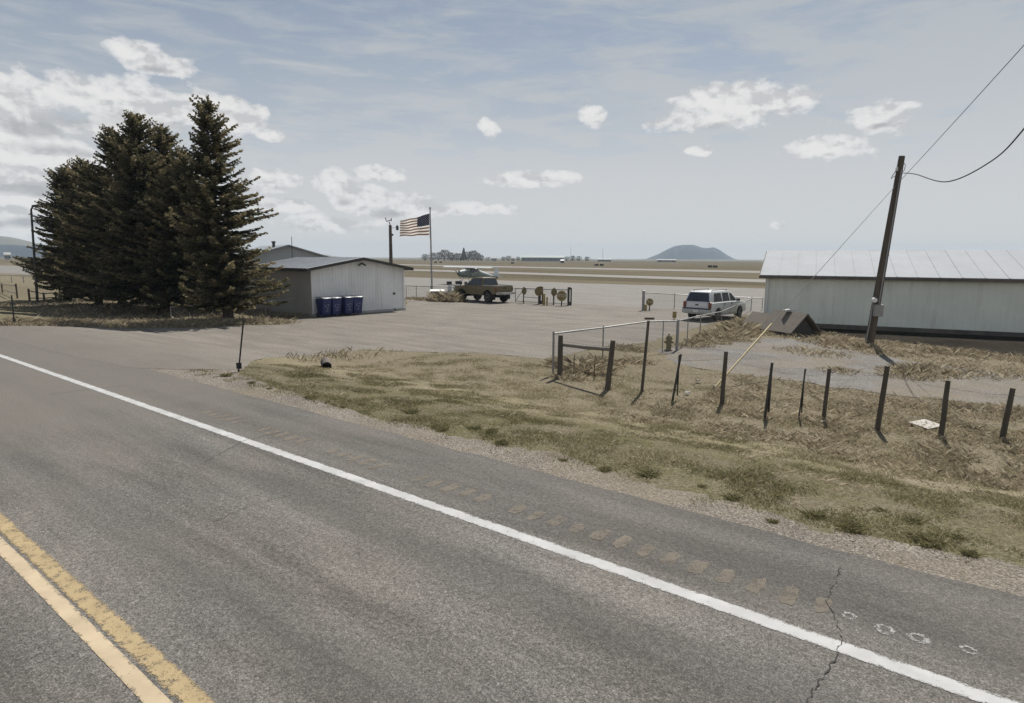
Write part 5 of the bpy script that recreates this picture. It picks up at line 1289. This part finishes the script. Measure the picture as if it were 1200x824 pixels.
ridge('horizon_rise', [(300, 302.5), (430, 301.8), (520, 302.2), (700, 303.6), (900, 304.6), (1000, 304.2), (1250, 305.5)], 2300, 600, MT['hill'], .1, 12)

# ------------------------------------------------------------------ haze
mb = MB(); mb.box((0, 1200, 32), (9000, 4800, 72)); hz_ = mb.build('haze', bpy.data.materials.new('haze')); tag(hz_, kind='stuff')
hm = hz_.data.materials[0]; hm.use_nodes = True; nt = hm.node_tree
for q in list(nt.nodes):
    if q.type == 'BSDF_PRINCIPLED': nt.nodes.remove(q)
pv_ = nt.nodes.new('ShaderNodeVolumePrincipled'); pv_.inputs['Color'].default_value = (.7, .85, 1, 1); pv_.inputs['Density'].default_value = 1.9e-4
nt.links.new(pv_.outputs[0], nt.nodes['Material Output'].inputs['Volume'])

# ------------------------------------------------------------------ sky
SUN_AZ, SUN_EL = R(26), R(54)
w = bpy.data.worlds.new('World'); S.world = w; w.use_nodes = True; nt = w.node_tree; L = nt.links
nt.nodes.clear(); out = new(nt, 'ShaderNodeOutputWorld')
sky = new(nt, 'ShaderNodeTexSky', sky_type='NISHITA'); sky.sun_disc = False; sky.sun_elevation = SUN_EL; sky.sun_rotation = SUN_AZ
sky.altitude = 1500; sky.air_density = 1.0; sky.dust_density = .8; sky.ozone_density = .7
bg = new(nt, 'ShaderNodeBackground'); bg.inputs[1].default_value = .062; L.new(sky.outputs[0], bg.inputs[0])
tc = new(nt, 'ShaderNodeTexCoord').outputs['Generated']
sx = new(nt, 'ShaderNodeSeparateXYZ'); L.new(tc, sx.inputs[0])
az = math_(nt, 'ARCTAN2', sx.outputs[0], sx.outputs[1]); el = math_(nt, 'ARCSINE', sx.outputs[2])
cb_ = new(nt, 'ShaderNodeCombineXYZ'); L.new(az, cb_.inputs[0]); L.new(el, cb_.inputs[1]); AE = cb_.outputs[0]
def pxae(px, py): r = ray(px, py).normalized(); return math.atan2(r.x, r.y), math.asin(r.z)
def blobs(lst):
    acc = None
    for px, py, rx, ry in lst:
        a, e_ = pxae(px, py); ax1, _ = pxae(px + rx, py); _, ey = pxae(px, py - ry)
        s_ = new(nt, 'ShaderNodeVectorMath', operation='SUBTRACT'); L.new(AE, s_.inputs[0]); s_.inputs[1].default_value = (a, e_, 0)
        m_ = new(nt, 'ShaderNodeVectorMath', operation='MULTIPLY'); L.new(s_.outputs[0], m_.inputs[0]); m_.inputs[1].default_value = (1 / abs(ax1 - a), 1 / abs(ey - e_), 0)
        l_ = new(nt, 'ShaderNodeVectorMath', operation='LENGTH'); L.new(m_.outputs[0], l_.inputs[0]); v = l_.outputs['Value']
        acc = v if acc is None else math_(nt, 'SMOOTH_MIN', acc, v, .14)
    return acc
def aemap(scale, off=(0, 0, 0)):
    m_ = new(nt, 'ShaderNodeMapping'); m_.inputs['Scale'].default_value = scale; m_.inputs['Location'].default_value = off; L.new(AE, m_.inputs[0]); return m_.outputs[0]
cum = blobs([  # bright heaped clouds
    (30, 120, 60, 36), (100, 112, 55, 28), (160, 126, 70, 28), (225, 130, 60, 28), (275, 132, 34, 20), (20, 190, 110, 40), (95, 200, 90, 26), (20, 250, 120, 26), (130, 150, 60, 20), (-120, 170, 150, 90), (-60, 260, 150, 36),
    (170, 66, 34, 15), (200, 78, 32, 12), (302, 132, 12, 12),
    (858, 122, 62, 27), (910, 116, 54, 19), (820, 142, 50, 13), (1030, 138, 46, 17), (1055, 128, 28, 9), (960, 176, 50, 16), (985, 166, 24, 9),
    (692, 137, 16, 12), (572, 152, 12, 12), (817, 177, 18, 6),
    (398, 218, 30, 15), (446, 204, 30, 10), (425, 235, 36, 22), (470, 240, 60, 14), (324, 212, 30, 16), (318, 160, 14, 7), (330, 240, 36, 10), (620, 210, 50, 10), (545, 245, 60, 8), (380, 262, 60, 10), (912, 264, 9, 5),
    (1500, 120, 160, 60), (1800, 90, 200, 70), (-500, 120, 220, 90), (-900, 160, 250, 80)])
n1 = noise(nt, aemap((1, 1.5, 1)), 16, 7, .55, .1); n1b = noise(nt, aemap((1, 1.5, 1), (-.004, -.012, 0)), 16, 7, .55, .1); n2 = noise(nt, aemap((1, 1.3, 1), (3, 5, 0)), 45, 5, .65)
dens = math_(nt, 'ADD', math_(nt, 'SUBTRACT', 1.2, cum), math_(nt, 'ADD', math_(nt, 'MULTIPLY', math_(nt, 'SUBTRACT', n1, .5), 2.6), math_(nt, 'MULTIPLY', math_(nt, 'SUBTRACT', n2, .5), .7)))
cmask = ramp(nt, dens, [(.06, 0), (.3, .75), (.62, 1)])
shade = math_(nt, 'ADD', .5, math_(nt, 'MULTIPLY', math_(nt, 'SUBTRACT', n1b, n1), -4.0))
grey = blobs([(100, 142, 66, 17), (45, 152, 40, 14), (60, 176, 70, 10), (210, 150, 66, 10), (30, 222, 90, 11), (40, 262, 80, 9), (845, 146, 36, 10), (970, 181, 20, 6), (1035, 147, 26, 5), (190, 83, 26, 5), (405, 238, 20, 9), (450, 252, 40, 7), (330, 222, 20, 6), (910, 130, 30, 5)])
gmask = math_(nt, 'MULTIPLY', ramp(nt, math_(nt, 'ADD', math_(nt, 'SUBTRACT', .75, grey), math_(nt, 'MULTIPLY', math_(nt, 'SUBTRACT', n1b, .47), 2.6)), [(.0, 0), (.7, 1)]), .62)
ccol = ramp(nt, shade, [(.2, (.46, .465, .475)), (.5, (.6, .6, .6)), (.75, (.65, .645, .64))])
ccol = mix(nt, gmask, ccol, (.29, .3, .315))
# thin high veil, thicker to the right and near the horizon
v1 = noise(nt, aemap((.7, 3.2, 1), (1, 2, 0)), 4.5, 7, .6, .6); v2 = noise(nt, aemap((1.2, 6, 1), (7, 2, 0)), 7, 6, .6, .4)
lowm = ramp(nt, el, [(.0, 1), (.1, .88), (.2, .58), (.33, .3), (.6, .1)])
rgt = ramp(nt, math_(nt, 'ADD', math_(nt, 'MULTIPLY', az, .5), .5), [(.3, 0), (.5, .55), (.8, 1)])
veil = math_(nt, 'ADD', math_(nt, 'MULTIPLY', lowm, .78), math_(nt, 'MULTIPLY', math_(nt, 'MULTIPLY', rgt, ramp(nt, v1, [(.42, .1), (.66, 1)])), .55))
veil = math_(nt, 'ADD', veil, math_(nt, 'MULTIPLY', math_(nt, 'ADD', ramp(nt, v2, [(.46, 0), (.68, 1.2)]), .8), .27))
veil = math_(nt, 'MINIMUM', veil, .92)
vb = new(nt, 'ShaderNodeBackground'); L.new(ramp(nt, el, [(.0, (.53, .535, .54)), (.12, (.5, .508, .515)), (.22, (.43, .45, .465)), (.34, (.385, .41, .43)), (.6, (.34, .37, .4))]), vb.inputs[0]); vb.inputs[1].default_value = 1
cbk = new(nt, 'ShaderNodeBackground'); L.new(ccol, cbk.inputs[0]); cbk.inputs[1].default_value = 1
m1 = new(nt, 'ShaderNodeMixShader'); L.new(veil, m1.inputs[0]); L.new(bg.outputs[0], m1.inputs[1]); L.new(vb.outputs[0], m1.inputs[2])
m2 = new(nt, 'ShaderNodeMixShader'); L.new(cmask, m2.inputs[0]); L.new(m1.outputs[0], m2.inputs[1]); L.new(cbk.outputs[0], m2.inputs[2])
L.new(m2.outputs[0], out.inputs[0])
w.cycles.sampling_method = 'MANUAL'; w.cycles.sample_map_resolution = 512

sd_ = bpy.data.lights.new('sun', 'SUN'); sd_.energy = 4.6; sd_.angle = R(.5); sd_.color = (1, .95, .87)
so = bpy.data.objects.new('sun', sd_); COL.objects.link(so)
dirv = Vector((math.sin(SUN_AZ) * math.cos(SUN_EL), math.cos(SUN_AZ) * math.cos(SUN_EL), math.sin(SUN_EL)))
so.rotation_euler = dirv.to_track_quat('Z', 'Y').to_euler(); so.location = (20, 30, 40)

# ------------------------------------------------------------------ render settings
S.view_settings.view_transform = 'Standard'; S.view_settings.look = 'None'; S.view_settings.gamma = 1; S.view_settings.exposure = .3
try: S.view_settings.use_curve_mapping = False
except Exception: pass
cy = S.cycles
cy.max_bounces = 5; cy.diffuse_bounces = 2; cy.glossy_bounces = 2; cy.transmission_bounces = 2; cy.volume_bounces = 0; cy.transparent_max_bounces = 12
cy.caustics_reflective = cy.caustics_refractive = False
cy.use_denoising = True; cy.use_adaptive_sampling = False
try: cy.denoiser = 'OPENIMAGEDENOISE'; cy.denoising_input_passes = 'RGB_ALBEDO_NORMAL'; cy.denoising_prefilter = 'NONE'
except Exception: pass
